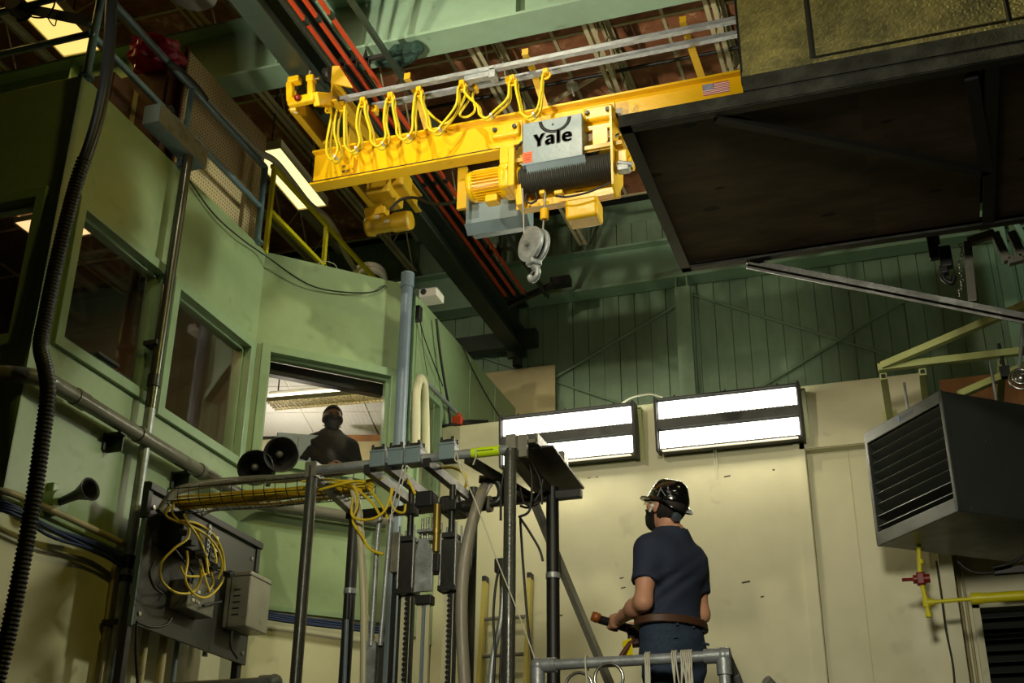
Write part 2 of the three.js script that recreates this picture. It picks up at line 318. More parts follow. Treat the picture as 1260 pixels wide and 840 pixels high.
// bright rear room: tiled ceiling falling to a cream end wall
const tilt = Math.atan2(-9.9 + 10.33, -4.53 + 6.13);
const rearPlan = [[-8.8, -7.56], [XB - .1, -7.56], [XD - .14, ZD - .05], [XD - .14, -9.62], [-4.42, -9.87], [-8.8, -11.1]];
const ceilRear = slab('ceiling_rear_room', rearPlan, 5.9, 5.93, M.white);
{
  const u = V(Math.cos(tilt), 0, -Math.sin(tilt)), v = V(Math.sin(tilt), 0, Math.cos(tilt));
  for (let i = 0; i < 9; i++) for (let k = 0; k < 6; k++) {
    const c = V(-5.33, 5.897, -10.11).addScaledVector(u, (i - 4.6) * .61).addScaledVector(v, k * .61 + .31);
    if (c.z > -7.9 && c.x < XB || c.z > -8.3 && c.x > XB - .25 || c.x > XD - .5 || c.x < -8.4) continue;
    const t = obj('ceiling_tile', box(.596, .012, .596), M.tile, ceilRear); t.position.copy(c); t.rotation.y = -tilt * -1;
  }
  const w = struct('wall_rear_room', box(4.6, 2.3, .08, [0, 0, 0]), M.cream); w.position.set(-5.33, 4.78, -10.16); w.rotation.y = tilt;
  const t = struct('trim_1', box(4.6, .025, .02, [0, 0, .055]), M.black); t.position.set(-5.33, 5.88, -10.16); t.rotation.y = tilt;
}
const doorIn = struct('door_1', [box(.06, 2.0, .05, [-.42, 1.0, .06]), box(.06, 2.0, .05, [.42, 1.0, .06]), box(.9, .06, .05, [0, 2.0, .06])], M.woodPanel);
obj('door_leaf', rbox(.78, 1.97, .04, .004, [0, .985, .06]), M.tan, doorIn);
{ const p = onZ(452, 535, -9.88); doorIn.position.set(-4.60, YF + .1, -9.99); doorIn.rotation.y = tilt; }
// lower walls under the control room
const lowA = struct('wall_lower_near', box(4.5, YF, .1, [-6.88, YF / 2, ZA - .07]), M.cream);
const lowB = struct('wall_lower_side', box(.1, YF, 2.4, [XB - .07, YF / 2, -6.33]), M.cream);
const lowC = struct('wall_lower_corner', box(1.2, YF, .1, [.59, YF / 2, -.07]), M.cream); lowC.position.set(XB, 0, ZB); lowC.rotation.y = TC;
const lowD = struct('wall_lower_far', box(.1, YF, 3.0, [XD - .07, YF / 2, ZD - 1.5]), M.cream);
struct('trim_2', [box(.02, .03, 2.36, [XB + .012, YF, -6.33]), box(4.4, .03, .02, [-6.8, YF, ZA + .012])], M.greenTrim);
const t3 = struct('trim_3', [box(1.18, .03, .02, [.59, YF, .012])], M.greenTrim); t3.position.set(XB, 0, ZB); t3.rotation.y = TC;
// pale boards at the far left below the seam
for (let k = 0; k < 6; k++) obj('wall_board', rbox(.19, 3.4, .02, .004, [-4.72 - k * .2, 1.72, ZA - .01]), M.tan, lowA);
// doorway pilaster at the right of the cream bay
struct('trim_4', [box(.02, 3.55, .03, [XB + .005, 1.78, -6.19]), box(.02, 3.55, .03, [XB + .005, 1.78, -6.26])], M.tan);
// ---------------------------------------------------------------- roof steel
jx.slice(1, 10).forEach((x, i) => {
  const words = ['far left over the control room', 'second from the left, above the mezzanine rail', 'left of the pegboard screen', 'over the yellow mezzanine handrail', 'just left of the crane runway', 'just right of the orange conductor bars', 'above the hanging cable loops', 'above the grey hoist box', 'behind the flag end of the yellow beam'];
  const t = thing('steel_joist', `cream open-web roof joist ${words[i]}`, 'joist', [x, 8.2, -7.6], 0, 'open-web roof joists');
  obj('top_chord', [box(.10, .008, 7.4, [0, .49, 0]), box(.008, .06, 7.4, [-.012, .46, 0]), box(.008, .06, 7.4, [.012, .46, 0])], M.joist, t);
  obj('bottom_chord', [box(.035, .006, 7.2, [-.03, .0, 0]), box(.035, .006, 7.2, [.03, .0, 0]), box(.006, .035, 7.2, [-.014, .016, 0]), box(.006, .035, 7.2, [.014, .016, 0])], M.joist, t);
  const w = []; for (let k = 0; k < 12; k++) { const z0 = -3.6 + k * .6; w.push(rod([0, .01, z0], [0, .46, z0 + .3], .009, .009, 6), rod([0, .46, z0 + .3], [0, .01, z0 + .6], .009, .009, 6)); }
  obj('web_rod', w, M.joist, t);
});
{ // sloping bridging angles between the joists
  const br = [[-2.0, 8.22, -9.3, -1.02, 8.66, -9.3, 'above the grey hoist box'], [-2.98, 8.22, -8.9, -2.0, 8.66, -8.9, 'above the looped festoon cable'], [-1.02, 8.22, -8.75, -.04, 8.66, -8.75, 'behind the flag end of the beam'], [-1.02, 8.2, -9.75, -3.96, 8.2, -9.9, 'low behind the yellow hoist']];
  for (const [a, b, c, d, e, f, w] of br) tag(obj('bridging_angle', bar([a, b, c], [d, e, f], .03, .03), M.joist), `thin cream bridging angle ${w}`, 'brace', 'bridging angles');
}
{ // main girder over the crane
  const g = thing('roof_girder', 'big pale green steel roof girder crossing above the crane', 'girder', [-3, 7.9, -6.94]);
  obj('web', box(12, .56, .02), M.greenSteel, g);
  obj('bottom_flange', box(12, .022, .26, [0, -.27, 0]), M.greenSteel, g);
  obj('top_flange', box(12, .022, .26, [0, .27, 0]), M.greenSteel, g);
  for (const x of [-3.2, -1.25, .7]) obj('stiffener', box(.016, .52, .11, [x, 0, .065]), M.greenSteel, g);
  const b = thing('eave_girder', 'green steel girder along the top of the far siding wall', 'girder', [-3, 7.87, -11.27]);
  obj('web', box(14, .46, .02), M.greenSteel, b);
  obj('bottom_flange', box(14, .022, .22, [0, -.225, 0]), M.greenSteel, b);
  obj('top_flange', box(14, .022, .22, [0, .225, 0]), M.greenSteel, b);
  const p = thing('wall_column', 'green steel column on the far siding wall below the girder', 'column', [-1.94, 5.4, -11.22]);
  obj('shaft', [rbox(.155, 4.2, .012, .003, [0, 0, .09]), box(.012, 4.2, .16, [0, 0, .0]), box(.155, 4.2, .012, [0, 0, -.07])], M.siding, p);
  obj('cap_plate', [box(.012, .12, .1, [-.06, 2.16, .05]), box(.012, .12, .1, [.05, 2.16, .05])], M.greenSteel, p);
}
{ // cross bracing rods
  const z = -11.386, z2 = -11.356, L = [[onZ(560, 428, z), onZ(790, 505, z), 'falling right behind the left wall lamp'], [onZ(622, 500, z2), onZ(838, 372, z2), 'rising right to the green column'], [onZ(850, 362, z), onZ(1110, 442, z), 'falling right from the green column'], [onZ(930, 480, z2), onZ(1130, 360, z2), 'rising right behind the right wall lamp']];
  for (const [a, b, w] of L) { const t = thing('brace_rod', `thin steel brace rod on the far siding, ${w}`, 'brace', a, 0, 'cross-brace rods'); const e = b.clone().sub(a); obj('rod', rod([0, 0, 0], e, .014, .014, 10), M.siding, t); obj('anchor_plate', box(.06, .06, .03, [0, 0, -.012]), M.siding, t); obj('anchor_plate', box(.06, .06, .03, [e.x, e.y, e.z - .012]), M.siding, t); }
  const s = obj('beige_sheet', rbox(1.4, 1.1, .03, .003), M.tan); s.position.copy(onZ(640, 500, -11.24)).add(V(0, 0, 0)); s.position.set(-4.02, 6.32, -11.26); tag(s, 'beige flat sheet fixed on the far siding beyond the control room', 'sheet');
  const soffit = obj('cross_beam', box(4, .18, .12, [0, 0, 0]), M.darkGreen); soffit.position.set(-5.5, 7.18, -11.2); tag(soffit, 'short dark green beam on the far wall behind the runway end', 'beam');
}
{ // dark cloth wrapped round the girder flange and a sprinkler
  const g = new THREE.IcosahedronGeometry(1, 5), pos = g.attributes.position, nf = noiseField(93), A = onZ(462, 78, -6.9), B = onZ(522, 56, -6.9), d = B.clone().sub(A);
  for (let i = 0; i < pos.count; i++) { const u = V(pos.getX(i), pos.getY(i), pos.getZ(i)), k = .8 + .8 * (nf(u.x * .5 + .5, u.y * .4 + u.z * .3 + .5, 8, 3) - .4), t = u.x * .5 + .5, w = .035 + .075 * t; const q = A.clone().addScaledVector(d, t); pos.setXYZ(i, q.x, q.y + u.y * w * k - .01, q.z + u.z * .10 * k); }
  g.computeVertexNormals(); tag(obj('dark_cloth', g, plain(0x1c3a30, .8)), 'dark green cloth bundled round the roof girder flange beside the orange bars', 'cloth');
  const p = onY(704, 104, 8.42), q = thing('sprinkler', 'small white sprinkler head on a dark pipe under the brown roof insulation', 'sprinkler', p);
  obj('pipe', rod([-2.2, .05, 0], [2.2, .05, 0], .017), M.darkSteel, q); obj('head', lathe([[0, 0], [.05, .2], [.055, .5], [.02, .7], [.015, 1]], [0, -.05, 0], [0, .05, 0], 20), M.white, q); obj('drop', rod([0, -.05, 0], [.02, -.14, .02], .008), M.white, q);
}
// ---------------------------------------------------------------- crane runway
const XRW = -3.74, YRW = 7.08;
{
  const r = thing('crane_runway', 'dark green crane runway beam hung under the girders at left', 'beam', [XRW, YRW, -6.2]);
  obj('lower_rail', [box(.17, .018, 10.2, [0, .009, 0]), box(.02, .2, 10.2, [0, .11, 0])], M.darkGreen, r);
  obj('upper_beam', [box(.018, .32, 10.2, [0, .36, 0]), box(.24, .02, 10.2, [0, .2, 0]), box(.24, .02, 10.2, [0, .53, 0])], M.darkGreen, r);
  for (const z of [-.74, -4.95]) obj('hanger', box(.2, .03, .16, [0, .55, z]), M.darkGreen, r);
  obj('end_stop', [box(.2, .26, .05, [0, .06, -5.06]), rod([0, -.05, -5.08], [0, -.16, -5.08], .05)], M.darkGreen, r);
  // conductor bars and the arms that carry them
  const arms = [-2.4, -4.6, -6.7, -8.1, -9.7];
  const cr = thing('conductor_bracket', 'black angle iron and cross arms carrying the orange conductor bars', 'bracket', [XRW, YRW + .2, 0]);
  obj('angle_iron', [box(.04, .012, 9.0, [.50, .1, -6.2]), box(.012, .05, 9.0, [.52, .09, -6.2])], M.darkGreen, cr);
  for (const z of arms) obj('cross_arm', [box(.4, .03, .03, [.33, .12, z])], M.darkSteel, cr);
  obj('end_bracket', [bar([.14, -.02, -10.55], [.62, .14, -10.55], .05, .05), box(.2, .09, .1, [.68, .18, -10.6])], M.black, cr);
  [[.14, 'leftmost, next to the runway beam'], [.235, 'the middle one'], [.335, 'rightmost, by the black angle iron']].forEach(([dx, w]) => {
    const b = thing('conductor_bar', `long orange conductor bar under the roof, ${w}`, 'conductor', [XRW + dx, YRW + .25, 0], 0, 'orange conductor bars');
    let z = -1.9; for (const n of [-3.9, -6.1, -8.3, -10.5]) { obj('bar_length', rbox(.026, .036, Math.abs(n - z) - .02, .008, [0, 0, (z + n) / 2]), M.orange, b); obj('joint_cover', rbox(.032, .04, .07, .006, [0, .002, n + .0]), M.darkSteel, b); z = n; }
    for (const a of arms) obj('insulator', [rbox(.05, .07, .035, .006, [0, .04, a]), plate([[-.02, 0], [.02, 0], [0, .09]], .02, [0, .05, a + .02])], M.black, b);
  });
}
// ---------------------------------------------------------------- bridge crane
const ZBM = -6.83;                                    // beam web plane
const BT = 6.73, BB = 6.44;
{
  const c = thing('bridge_crane', 'yellow bridge crane beam spanning the bay under the runway', 'crane', [0, 0, 0]);
  const xl = -3.835, xr = 3.2, L = xr - xl, xm = (xl + xr) / 2;
  const bm = obj('bridge_beam', [box(L, .016, .11, [xm, BT - .008, ZBM]), box(L, .016, .11, [xm, BB + .008, ZBM]), box(L, BT - BB - .02, .014, [xm, (BT + BB) / 2, ZBM])], M.yellow, c);
  obj('rail_edge', box(L - .02, .007, .006, [xm + .01, BB + .018, ZBM + .0555]), M.black, bm);
  obj('splice_plate', [box(.10, .075, .01, [-3.555, BB + .10, ZBM + .012]), box(.012, .1, .06, [-3.495, BB + .115, ZBM + .035])], M.yellow, bm);
  for (const [x, y] of [[-3.585, .125], [-3.585, .08], [-3.55, .08]]) obj('bolt_head', bolt([x, BB + y, ZBM + .016], [0, 0, 1], .012, .012), M.chrome, bm);
  // end truck: channels hugging the runway flange, wheels, bumper yoke
  for (const s of [-1, 1]) {
    const x = XRW + (s > 0 ? .17 : -.12), et = obj('end_truck_channel', [box(.012, .15, 1.6, [x, YRW - .08, -7.3]), box(.05, .012, 1.6, [x + s * .02, YRW - .155, -7.3]), box(.05, .012, 1.6, [x + s * .02, YRW - .005, -7.3])], M.yellowDull, c);
    for (const z of [-6.5, -6.75, -7.65, -7.9]) obj('wheel', lathe([[0, 0], [.055, 0], [.06, .1], [.055, .9], [.03, 1], [0, 1]], [XRW + s * .155, YRW + .075, z], [XRW + s * .1, YRW + .075, z], 18), M.darkSteel, et);
  }
  obj('saddle', [box(.012, .22, .14, [XRW + .16, BT + .1, ZBM - .08]), box(.012, .22, .14, [XRW + .0, BT + .1, ZBM - .16]), box(.28, .03, .4, [XRW + .03, BT + .19, ZBM - .32])], M.yellowDull, c);
  const Q = (px, py) => onZ(px, py, -6.33), y0 = Q(358, 127), y1 = Q(357, 102), y2 = Q(383, 121), y3 = Q(383, 98);
  obj('truck_yoke', [rbar(y0, y1, .05, .06, .015), rbar(y2, y3, .045, .06, .015), rbar(y0.clone().add(V(-.02, 0, 0)), y2.clone().add(V(.03, 0, 0)), .06, .07, .02), rbox(.09, .05, .07, .012, y1.clone().add(V(.035, .01, 0))), rbox(.06, .05, .07, .012, y3), rbar(Q(360, 128), [XRW - .1, YRW - .10, -6.6], .05, .1, .01), rbar(Q(388, 122), [XRW + .15, YRW - .08, -6.6], .05, .1, .01)], M.yellow, c);
  const ml = Q(370, 125); obj('marker_lamp', lathe([[.001, 0], [.026, .0], [.022, .7], [0, 1]], [ml.x, ml.y, -6.29], [ml.x, ml.y, -6.26], 18), plain(0x7d1512, .3), c);
  obj('truck_bolt', bolt(y3.clone().add(V(0, .02, .03)), [0, 1, 0], .014, .03), M.chrome, c); obj('truck_bolt', bolt(y3.clone().add(V(.03, 0, 0)), [1, 0, 0], .012, .03), M.chrome, c);
  obj('gusset', [plate([[0, 0], [.16, -.04], [.05, .15], [0, .15]], .012, [XRW + .19, YRW - .05, -6.45], [0, .3, 0])], M.yellowDull, c);
  // drive at the far end of the truck
  const Z = -7.68, G = (px, py) => onZ(px, py, Z), g0 = G(474, 238), g1 = G(462, 268), ma = G(452, 279), mb = G(506, 271); mb.y = ma.y = (ma.y + mb.y) / 2;
  obj('drive_gearbox', [rbox(.2, .16, .3, .02, g0), rbox(.16, .2, .06, .01, g1, [0, 0, .15]), rbox(.14, .16, .2, .02, G(492, 225)), rbar(G(480, 218), [XRW + .1, YRW - .1, Z], .2, .16, .02)], M.yellowDull, c);
  obj('drive_motor', [lathe([[0, 0], [.075, 0], [.08, .06], [.08, .14], [.066, .16], [.066, .58], [.074, .6], [.078, .64], [.078, .92], [.07, 1], [0, 1]], ma, mb, 28), rbox(.09, .07, .1, .01, G(470, 262))], M.yellowDull, c);
  obj('motor_label', [box(.05, .03, .002, G(480, 277).add(V(0, 0, .068))), box(.04, .035, .002, G(468, 272).add(V(0, 0, .068)))], M.cableWhite, c);
  obj('drive_cable', tube([G(480, 258), G(492, 246), G(508, 243), onZ(530, 250, -7.6), onZ(552, 250, -7.4), onZ(572, 244, -7.2)], .012, 40, 8), M.cableBlack, c);
  // festoon rails on posts
  const zr = [-6.62, -6.74], yr = [7.02, 7.0], x0 = [-3.66, -3.36];
  for (const k of [0, 1]) obj('festoon_rail', [rbox(3.2, .036, .03, .006, [x0[k] + 1.6, yr[k], zr[k]]), box(3.2, .01, .04, [x0[k] + 1.6, yr[k] - .018, zr[k]])], M.galv, c);
  for (const x of [-3.0, -2.12, -1.02]) {
    obj('rail_post', [bar([x + .05, BT, -6.86], [x - .02, 7.045, -6.77], .05, .008, [0, 0, 1]), box(.06, .012, .06, [x + .05, BT + .004, -6.86])], M.yellowDull, c);
    obj('rail_arm', [box(.045, .01, .26, [x - .02, 7.045, -6.70]), box(.045, .05, .01, [x - .02, 7.07, -6.58])], M.yellowDull, c);
  }
  const tt = onZ(590, 97, -6.66); obj('tow_trolley', [rbox(.2, .055, .06, .008, [tt.x, tt.y, -6.64]), rbox(.05, .10, .08, .006, [tt.x + .11, tt.y, -6.64]), rbox(.14, .05, .08, .006, [tt.x + .02, tt.y + .05, -6.7])], M.galv, c);
  // flag sticker
  const fx0 = -.975, fx1 = -.80, fy0 = 6.605, fy1 = 6.695, fw = fx1 - fx0, fh = fy1 - fy0, fz = ZBM + .0085;
  const fl = obj('flag_sticker', box(fw, fh, .002, [(fx0 + fx1) / 2, (fy0 + fy1) / 2, fz]), plain(0xe8e6e0, .5), c);
  obj('flag_stripe', Array.from({ length: 7 }, (_, k) => box(fw, fh / 13, .001, [(fx0 + fx1) / 2, fy1 - fh / 13 * (2 * k + .5), fz + .0015])), plain(0xb0202c, .5), fl);
  obj('flag_canton', box(fw * .42, fh * 7 / 13, .001, [fx0 + fw * .21, fy1 - fh * 3.5 / 13, fz + .0022]), plain(0x24306e, .5), fl);
  const st = []; for (let j = 0; j < 9; j++) for (let i = 0; i < (j % 2 ? 5 : 6); i++) st.push(new THREE.CircleGeometry(.0026, 5).translate(fx0 + fw * .42 * (i + .5 + (j % 2) * .5) / 6, fy1 - fh * 7 / 13 * (j + .5) / 9, fz + .003));
  obj('flag_star', st, plain(0xffffff, .5), fl);
}
const font = await new FontLoader().loadAsync('fonts/droid/droid_sans_bold.typeface.json');
function text(s, size, depth = .002) { const g = new TextGeometry(s, { font, size, depth, curveSegments: 4, bevelEnabled: false }); g.computeBoundingBox(); const b = g.boundingBox; g.translate(-(b.min.x + b.max.x) / 2, -(b.min.y + b.max.y) / 2, 0); return g; }
// ---------------------------------------------------------------- festoon cable
{
  const f = thing('festoon_cable', 'flat yellow cable hanging in loops from trolleys above the beam', 'cable', [0, 0, 0]);
  const zt = -6.62, zt2 = -6.74, N = p => onZ(p[0], p[1], p[2] || zt);
  const top = [[405, 128], [421, 126], [447, 121], [481, 115], [516, 108], [569, 100], [631, 94], [672, 86]];
  const tops = top.map(p => N([p[0], p[1] + 5]));
  const bot = [[410, 199], [434, 188], [467, 183], [499, 174], [537, 165], [600, 147], [652, 146]];
  tops.forEach(p => obj('cable_trolley', [rbox(.04, .045, .055, .008, [p.x, p.y + .012, p.z]), along(new THREE.TorusGeometry(.028, .008, 6, 16).rotateX(Math.PI / 2), [p.x, p.y - .012, p.z - .02], [p.x, p.y - .012, p.z + .02]), rod([p.x, p.y - .01, p.z - .04], [p.x, p.y - .01, p.z + .04], .009)], M.yellow, f));
  const R = rng(5);
  for (let i = 0; i + 1 < tops.length; i++) for (const k of [0, 1]) {
    const a = tops[i], b = tops[i + 1], c = N(bot[i]), lift = k * .018, dz = (k ? -.022 : .012) + (R() - .5) * .01, w = .020 + R() * .006, H = a.y - c.y, bw = Math.min(.065, (b.x - a.x) * .36 + .012);
    const pts = [[a.x, a.y + .012, a.z], [a.x + w, a.y - .02, a.z + dz], [a.x + w + .004, a.y - .22 * H, a.z + dz], [c.x - bw - .004, c.y + .34 * H + lift, a.z + dz * 1.5], [c.x - bw * .8, c.y + .12 * H + lift, a.z + dz * 2], [c.x, c.y + lift, a.z + dz * 2], [c.x + bw * .8, c.y + .13 * H + lift, a.z + dz * 2], [b.x - w - .012, b.y - .45 * H, b.z + dz * 1.5], [b.x - w, b.y - .02, b.z + dz], [b.x, b.y + .012, b.z]];
    obj('cable_loop', tube(pts, .0095, 64, 8), M.cableYellow, f);
    if (!k) obj('cable_tie', rbox(.018, .02, .05, .004, [c.x + bw * .5, c.y + .05 * H, a.z + dz]), M.white, f);
  }
  const t2 = [[462, 134], [518, 119], [574, 111], [585, 106], [626, 99]].map(p => onZ(p[0], p[1], zt2));
  t2.forEach(p => obj('cable_trolley', [rbox(.04, .045, .05, .006, [p.x, p.y, p.z]), rod([p.x, p.y - .03, p.z - .03], [p.x, p.y - .03, p.z + .03], .016)], M.yellow, f));
  for (const [i, b] of [[1, [548, 152]], [2, [574, 144]]]) { const a = t2[i], e = t2[i + 1], c = onZ(b[0], b[1], zt2); obj('cable_loop', tube([[a.x, a.y - .01, a.z], [a.x + .02, a.y - .08, a.z], [c.x - .05, c.y + .03, a.z], [c.x, c.y, a.z], [c.x + .06, c.y + .04, a.z], [e.x - .02, e.y - .08, a.z], [e.x, e.y - .01, a.z]], .009, 40, 8), M.cableYellow, f); }
}
// ---------------------------------------------------------------- hoist
{
  const h = thing('wire_rope_hoist', 'yellow wire rope hoist with grey control box slung under the beam', 'hoist', [0, 0, 0]);
  const HZ = -6.58, DZ = -6.70, P = (px, py, z = HZ) => onZ(px, py, z);
  const a = P(643, 153), b = P(716, 138), c = P(716, 191), d = P(643, 203), cx = (a.x + b.x) / 2, w = b.x - a.x, top = (a.y + b.y) / 2, bt = (c.y + d.y) / 2, hgt = top - bt, cy = (top + bt) / 2, dep = .17;
  const bx = obj('control_box', [rbox(w, hgt, dep, .006, [cx, cy, HZ - dep / 2]), rbox(w + .01, .012, dep + .02, .004, [cx, bt - .002, HZ - dep / 2])], M.greyPaint, h);
  obj('lower_flap', [box(w - .01, .11, .008, [cx + .02, bt - .045, HZ - .035], [.75, 0, 0]), box(w - .01, .008, .05, [cx + .02, bt - .086, HZ - .09])], M.greyPaint, bx);
  obj('lettering', [text('Yale', .094, .003).translate(cx + .002, cy + .012, HZ + .001), text('Yale', .094, .003).translate(cx + .007, cy + .014, HZ + .001), text('Yale', .094, .003).translate(cx - .002, cy + .010, HZ + .001)], M.black, bx);
  obj('roundel', [new THREE.TorusGeometry(.1, .012, 4, 32, Math.PI).rotateZ(Math.PI).scale(1, .95, .15).translate(cx + .02, top - .012, HZ + .001)], M.black, bx); obj('lock', rod([cx + .005, top - .05, HZ], [cx + .005, top - .05, HZ + .003], .008), M.black, bx);
  obj('warning_sticker', box(.064, .082, .002, [a.x + .036, bt + .055, HZ + .001]), plain(0xe0521a, .5), bx);
  obj('sticker_text', [0, 1, 2].map(k => box(.036, .004, .001, [a.x + .036, bt + .035 + k * .018, HZ + .0025])), plain(0x6a1c08, .6), bx);
  // grey rear cabinet
  const ZR2 = -7.1, e0 = P(574, 224, ZR2), e1 = P(646, 266, ZR2);
  obj('rear_cabinet', [rbox(e1.x - e0.x, e0.y - e1.y + .0, .2, .006, [(e0.x + e1.x) / 2, (e0.y + e1.y) / 2, ZR2 - .1]), box(e1.x - e0.x + .02, .09, .008, [(e0.x + e1.x) / 2 + .01, e1.y - .02, ZR2 - .02], [.9, 0, 0])], M.greyPaint, h);
  const cb = P(569, 235, -6.95); obj('cabinet_bracket', [rbox(.07, .34, .03, .004, [cb.x, cb.y + .02, -6.95]), box(.42, .04, .05, [cb.x + .2, BB - .06, -6.95]), box(.05, .1, .05, [cb.x + .38, BB - .03, -6.95])], M.yellowDull, h);
  // motor with fins
  const m0 = P(577, 230, DZ), m1 = P(640, 222, DZ), my = (m0.y + m1.y) / 2, A = V(m0.x, my, DZ), B = V(m1.x + .02, my, DZ), ml = B.x - A.x;
  const mot = obj('hoist_motor', [lathe([[0, 0], [.075, 0], [.098, .03], [.106, .08], [.106, .13], [.080, .16], [.080, .62], [.112, .64], [.112, .74], [.085, .78], [.085, 1], [0, 1]], A, B, 36)], M.yellow, h);
  for (let k = 0; k < 30; k++) { const t = k / 30 * Math.PI * 2; obj('cooling_fin', box(ml * .5, .032, .0055).translate(A.x + ml * .39, .094, 0).rotateX(t).translate(0, my, DZ), M.yellow, mot); }
  obj('terminal_box', rbox(.09, .06, .08, .012, [A.x + ml * .45, my - .125, DZ]), M.yellow, mot);
  // gearbox end plate and drum
  const d0 = P(643, 222, DZ), d1 = P(757, 207, DZ), drumY = (d0.y + d1.y) / 2, dx0 = d0.x, dx1 = d1.x, gx = dx0 - .04;
  obj('gear_case', [rbox(.05, .30, .26, .012, [gx, my + .03, DZ]), rbox(.09, .2, .2, .03, [gx - .06, my, DZ]), rbox(.05, .16, .06, .008, [gx + .035, my - .16, DZ + .04], [0, 0, .12])], M.yellow, h);
  for (const [y, z] of [[.13, .08], [.0, .115], [-.11, .08]]) obj('case_bolt', bolt([gx - .027, my + .03 + y, DZ + z], [-1, 0, 0], .012), M.yellow, h);
  const n = 44, prof = [[0, 0]]; for (let k = 0; k <= n; k++) { const t = k / n; prof.push([.086, Math.max(0, t - .55 / n)], [.086, Math.max(0, t - .4 / n)], [.098, Math.max(0, t - .15 / n)], [.098, t]); } prof.push([0, 1]);
  obj('rope_drum', lathe(prof, [dx0, drumY, DZ], [dx1, drumY, DZ], 30), M.drumSteel, h);
  const arc = (r, f) => Array.from({ length: 14 }, (_, k) => { const t = .5 + (f ? 13 - k : k) / 13 * 1.7; return [Math.cos(t) * r, Math.sin(t) * r]; });
  obj('drum_cover', [plate(arc(.125, 0).concat(arc(.118, 1)), dx1 - dx0, [dx0, drumY, DZ], [0, Math.PI / 2, 0])], M.yellowDull, h);
  obj('end_plate', [plate([[-.14, -.22], [-.06, -.28], [.14, -.06], [.17, .38], [-.14, .38]], .014, [dx1 + .005, drumY, DZ], [0, Math.PI / 2, 0]), rbox(.09, .12, .12, .02, [dx1 + .06, drumY + .03, DZ]), rod([dx1, drumY, DZ], [dx1 + .12, drumY, DZ], .06, .05, 18)], M.yellow, h);
  obj('limit_switch', [rbox(.08, .05, .06, .008, [dx1 + .07, drumY - .07, DZ + .06]), rod([dx1 + .04, drumY - .03, DZ + .08], [dx1 + .13, drumY - .06, DZ + .08], .016)], M.galv, h);
  const f0 = P(650, 252, DZ), fy = f0.y;
  obj('lower_frame', [box(dx1 - gx, .012, .1, [(gx + dx1) / 2, fy + .02, DZ - .06]), box(dx1 - gx, .05, .012, [(gx + dx1) / 2, fy, DZ - .0]), box(dx1 - gx, .2, .012, [(gx + dx1) / 2, fy + .12, DZ - .13])], M.yellow, h);
  const w0 = P(694, 243, -6.64), w1 = P(735, 263, -6.64);
  obj('brake_cover', [rbox(w1.x - w0.x, .15, .16, .025, [(w0.x + w1.x) / 2, (w0.y + w1.y) / 2, -6.73])], M.yellow, h);
  // trolley plates and wheels on the beam flange
  for (const x of [P(628, 165, -6.76).x, P(741, 152, -6.76).x]) {
    const s = obj('trolley_plate', [rbox(.22, .2, .014, .01, [x, 6.50, ZBM + .135]), rbox(.2, .11, .05, .02, [x, 6.51, ZBM + .16])], M.yellow, h);
    for (const q of [-.07, .07]) { obj('trolley_wheel', lathe([[0, 0], [.045, 0], [.05, .2], [.05, .8], [.03, 1], [0, 1]], [x + q, BB + .065, ZBM + .11], [x + q, BB + .065, ZBM + .05], 18), M.darkSteel, s); obj('axle_nut', bolt([x + q, 6.51, ZBM + .185], [0, 0, 1], .016, .02), M.darkSteel, s); }
    obj('hanger_strap', [box(.1, .22, .012, [x, 6.38, ZBM + .135])], M.yellow, s);
  }
  obj('suspension_bar', [box(dx1 - gx + .1, .06, .1, [(gx + dx1) / 2, 6.34, ZBM + .02]), box(dx1 - gx + .1, .03, .06, [(gx + dx1) / 2 + .02, drumY + .12, DZ + .06])], M.yellowDull, h);
  const s0 = P(719, 150, -6.77), s1 = P(757, 136, -6.77), sg = obj('maker_plate', box(s1.x - s0.x + .24, s1.y - s0.y + .03, .004, [s1.x - .18, (s0.y + s1.y) / 2, -6.772]), M.white, h);
  obj('plate_lettering', text('Cushin', .046, .002).translate(s1.x - .165, (s0.y + s1.y) / 2, -6.770), M.black, sg);
  obj('plate_emblem', [box(.075, .08, .003, [s1.x - .045, (s0.y + s1.y) / 2, -6.770])], M.black, sg);
  obj('emblem_mark', [new THREE.TorusGeometry(.018, .006, 6, 16).translate(s1.x - .045, (s0.y + s1.y) / 2, -6.768)], M.white, sg);
  // loose cables
  obj('control_cable', tube([[a.x, cy + .08, HZ - .06], [a.x - .06, cy + .05, HZ - .08], [a.x - .1, cy - .03, HZ - .1], [a.x - .09, cy - .1, HZ - .1], [a.x, bt + .02, HZ - .08]], .007, 30, 8), M.cableBlack, h);
  obj('control_cable', tube([[b.x, bt + .06, HZ - .1], [b.x + .08, bt + .05, HZ - .06], [b.x + .18, bt + .12, HZ - .06], [b.x + .22, bt + .18, HZ - .1]], .009, 30, 8), M.cableBlack, h);
  obj('control_cable', tube([P(684, 241, -6.62), P(697, 242, -6.6), P(725, 236, -6.6), P(752, 224, -6.6)], .007, 30, 8), M.cableBlack, h);
  obj('control_cable', tube([P(648, 239, -6.63), P(647, 246, -6.62), P(653, 250, -6.62), P(660, 246, -6.62), P(659, 237, -6.63)], .008, 30, 8), M.cableBlack, h);
  obj('cable_gland', [rbox(.06, .03, .05, .008, P(688, 238, -6.63)), rbox(.04, .03, .05, .008, P(668, 238, -6.63))], M.yellow, h);
  // ropes and the limit weight
  const kz = -6.62, kb = P(657, 302, kz), r0 = P(643, 232, kz), r0b = P(645, 288, kz), r1 = P(671, 236, kz), r1b = P(668, 288, kz);
  obj('wire_rope', rod(r0, r0b, .0065), M.steel, h); obj('wire_rope', rod(r1, r1b, .0065), M.steel, h);
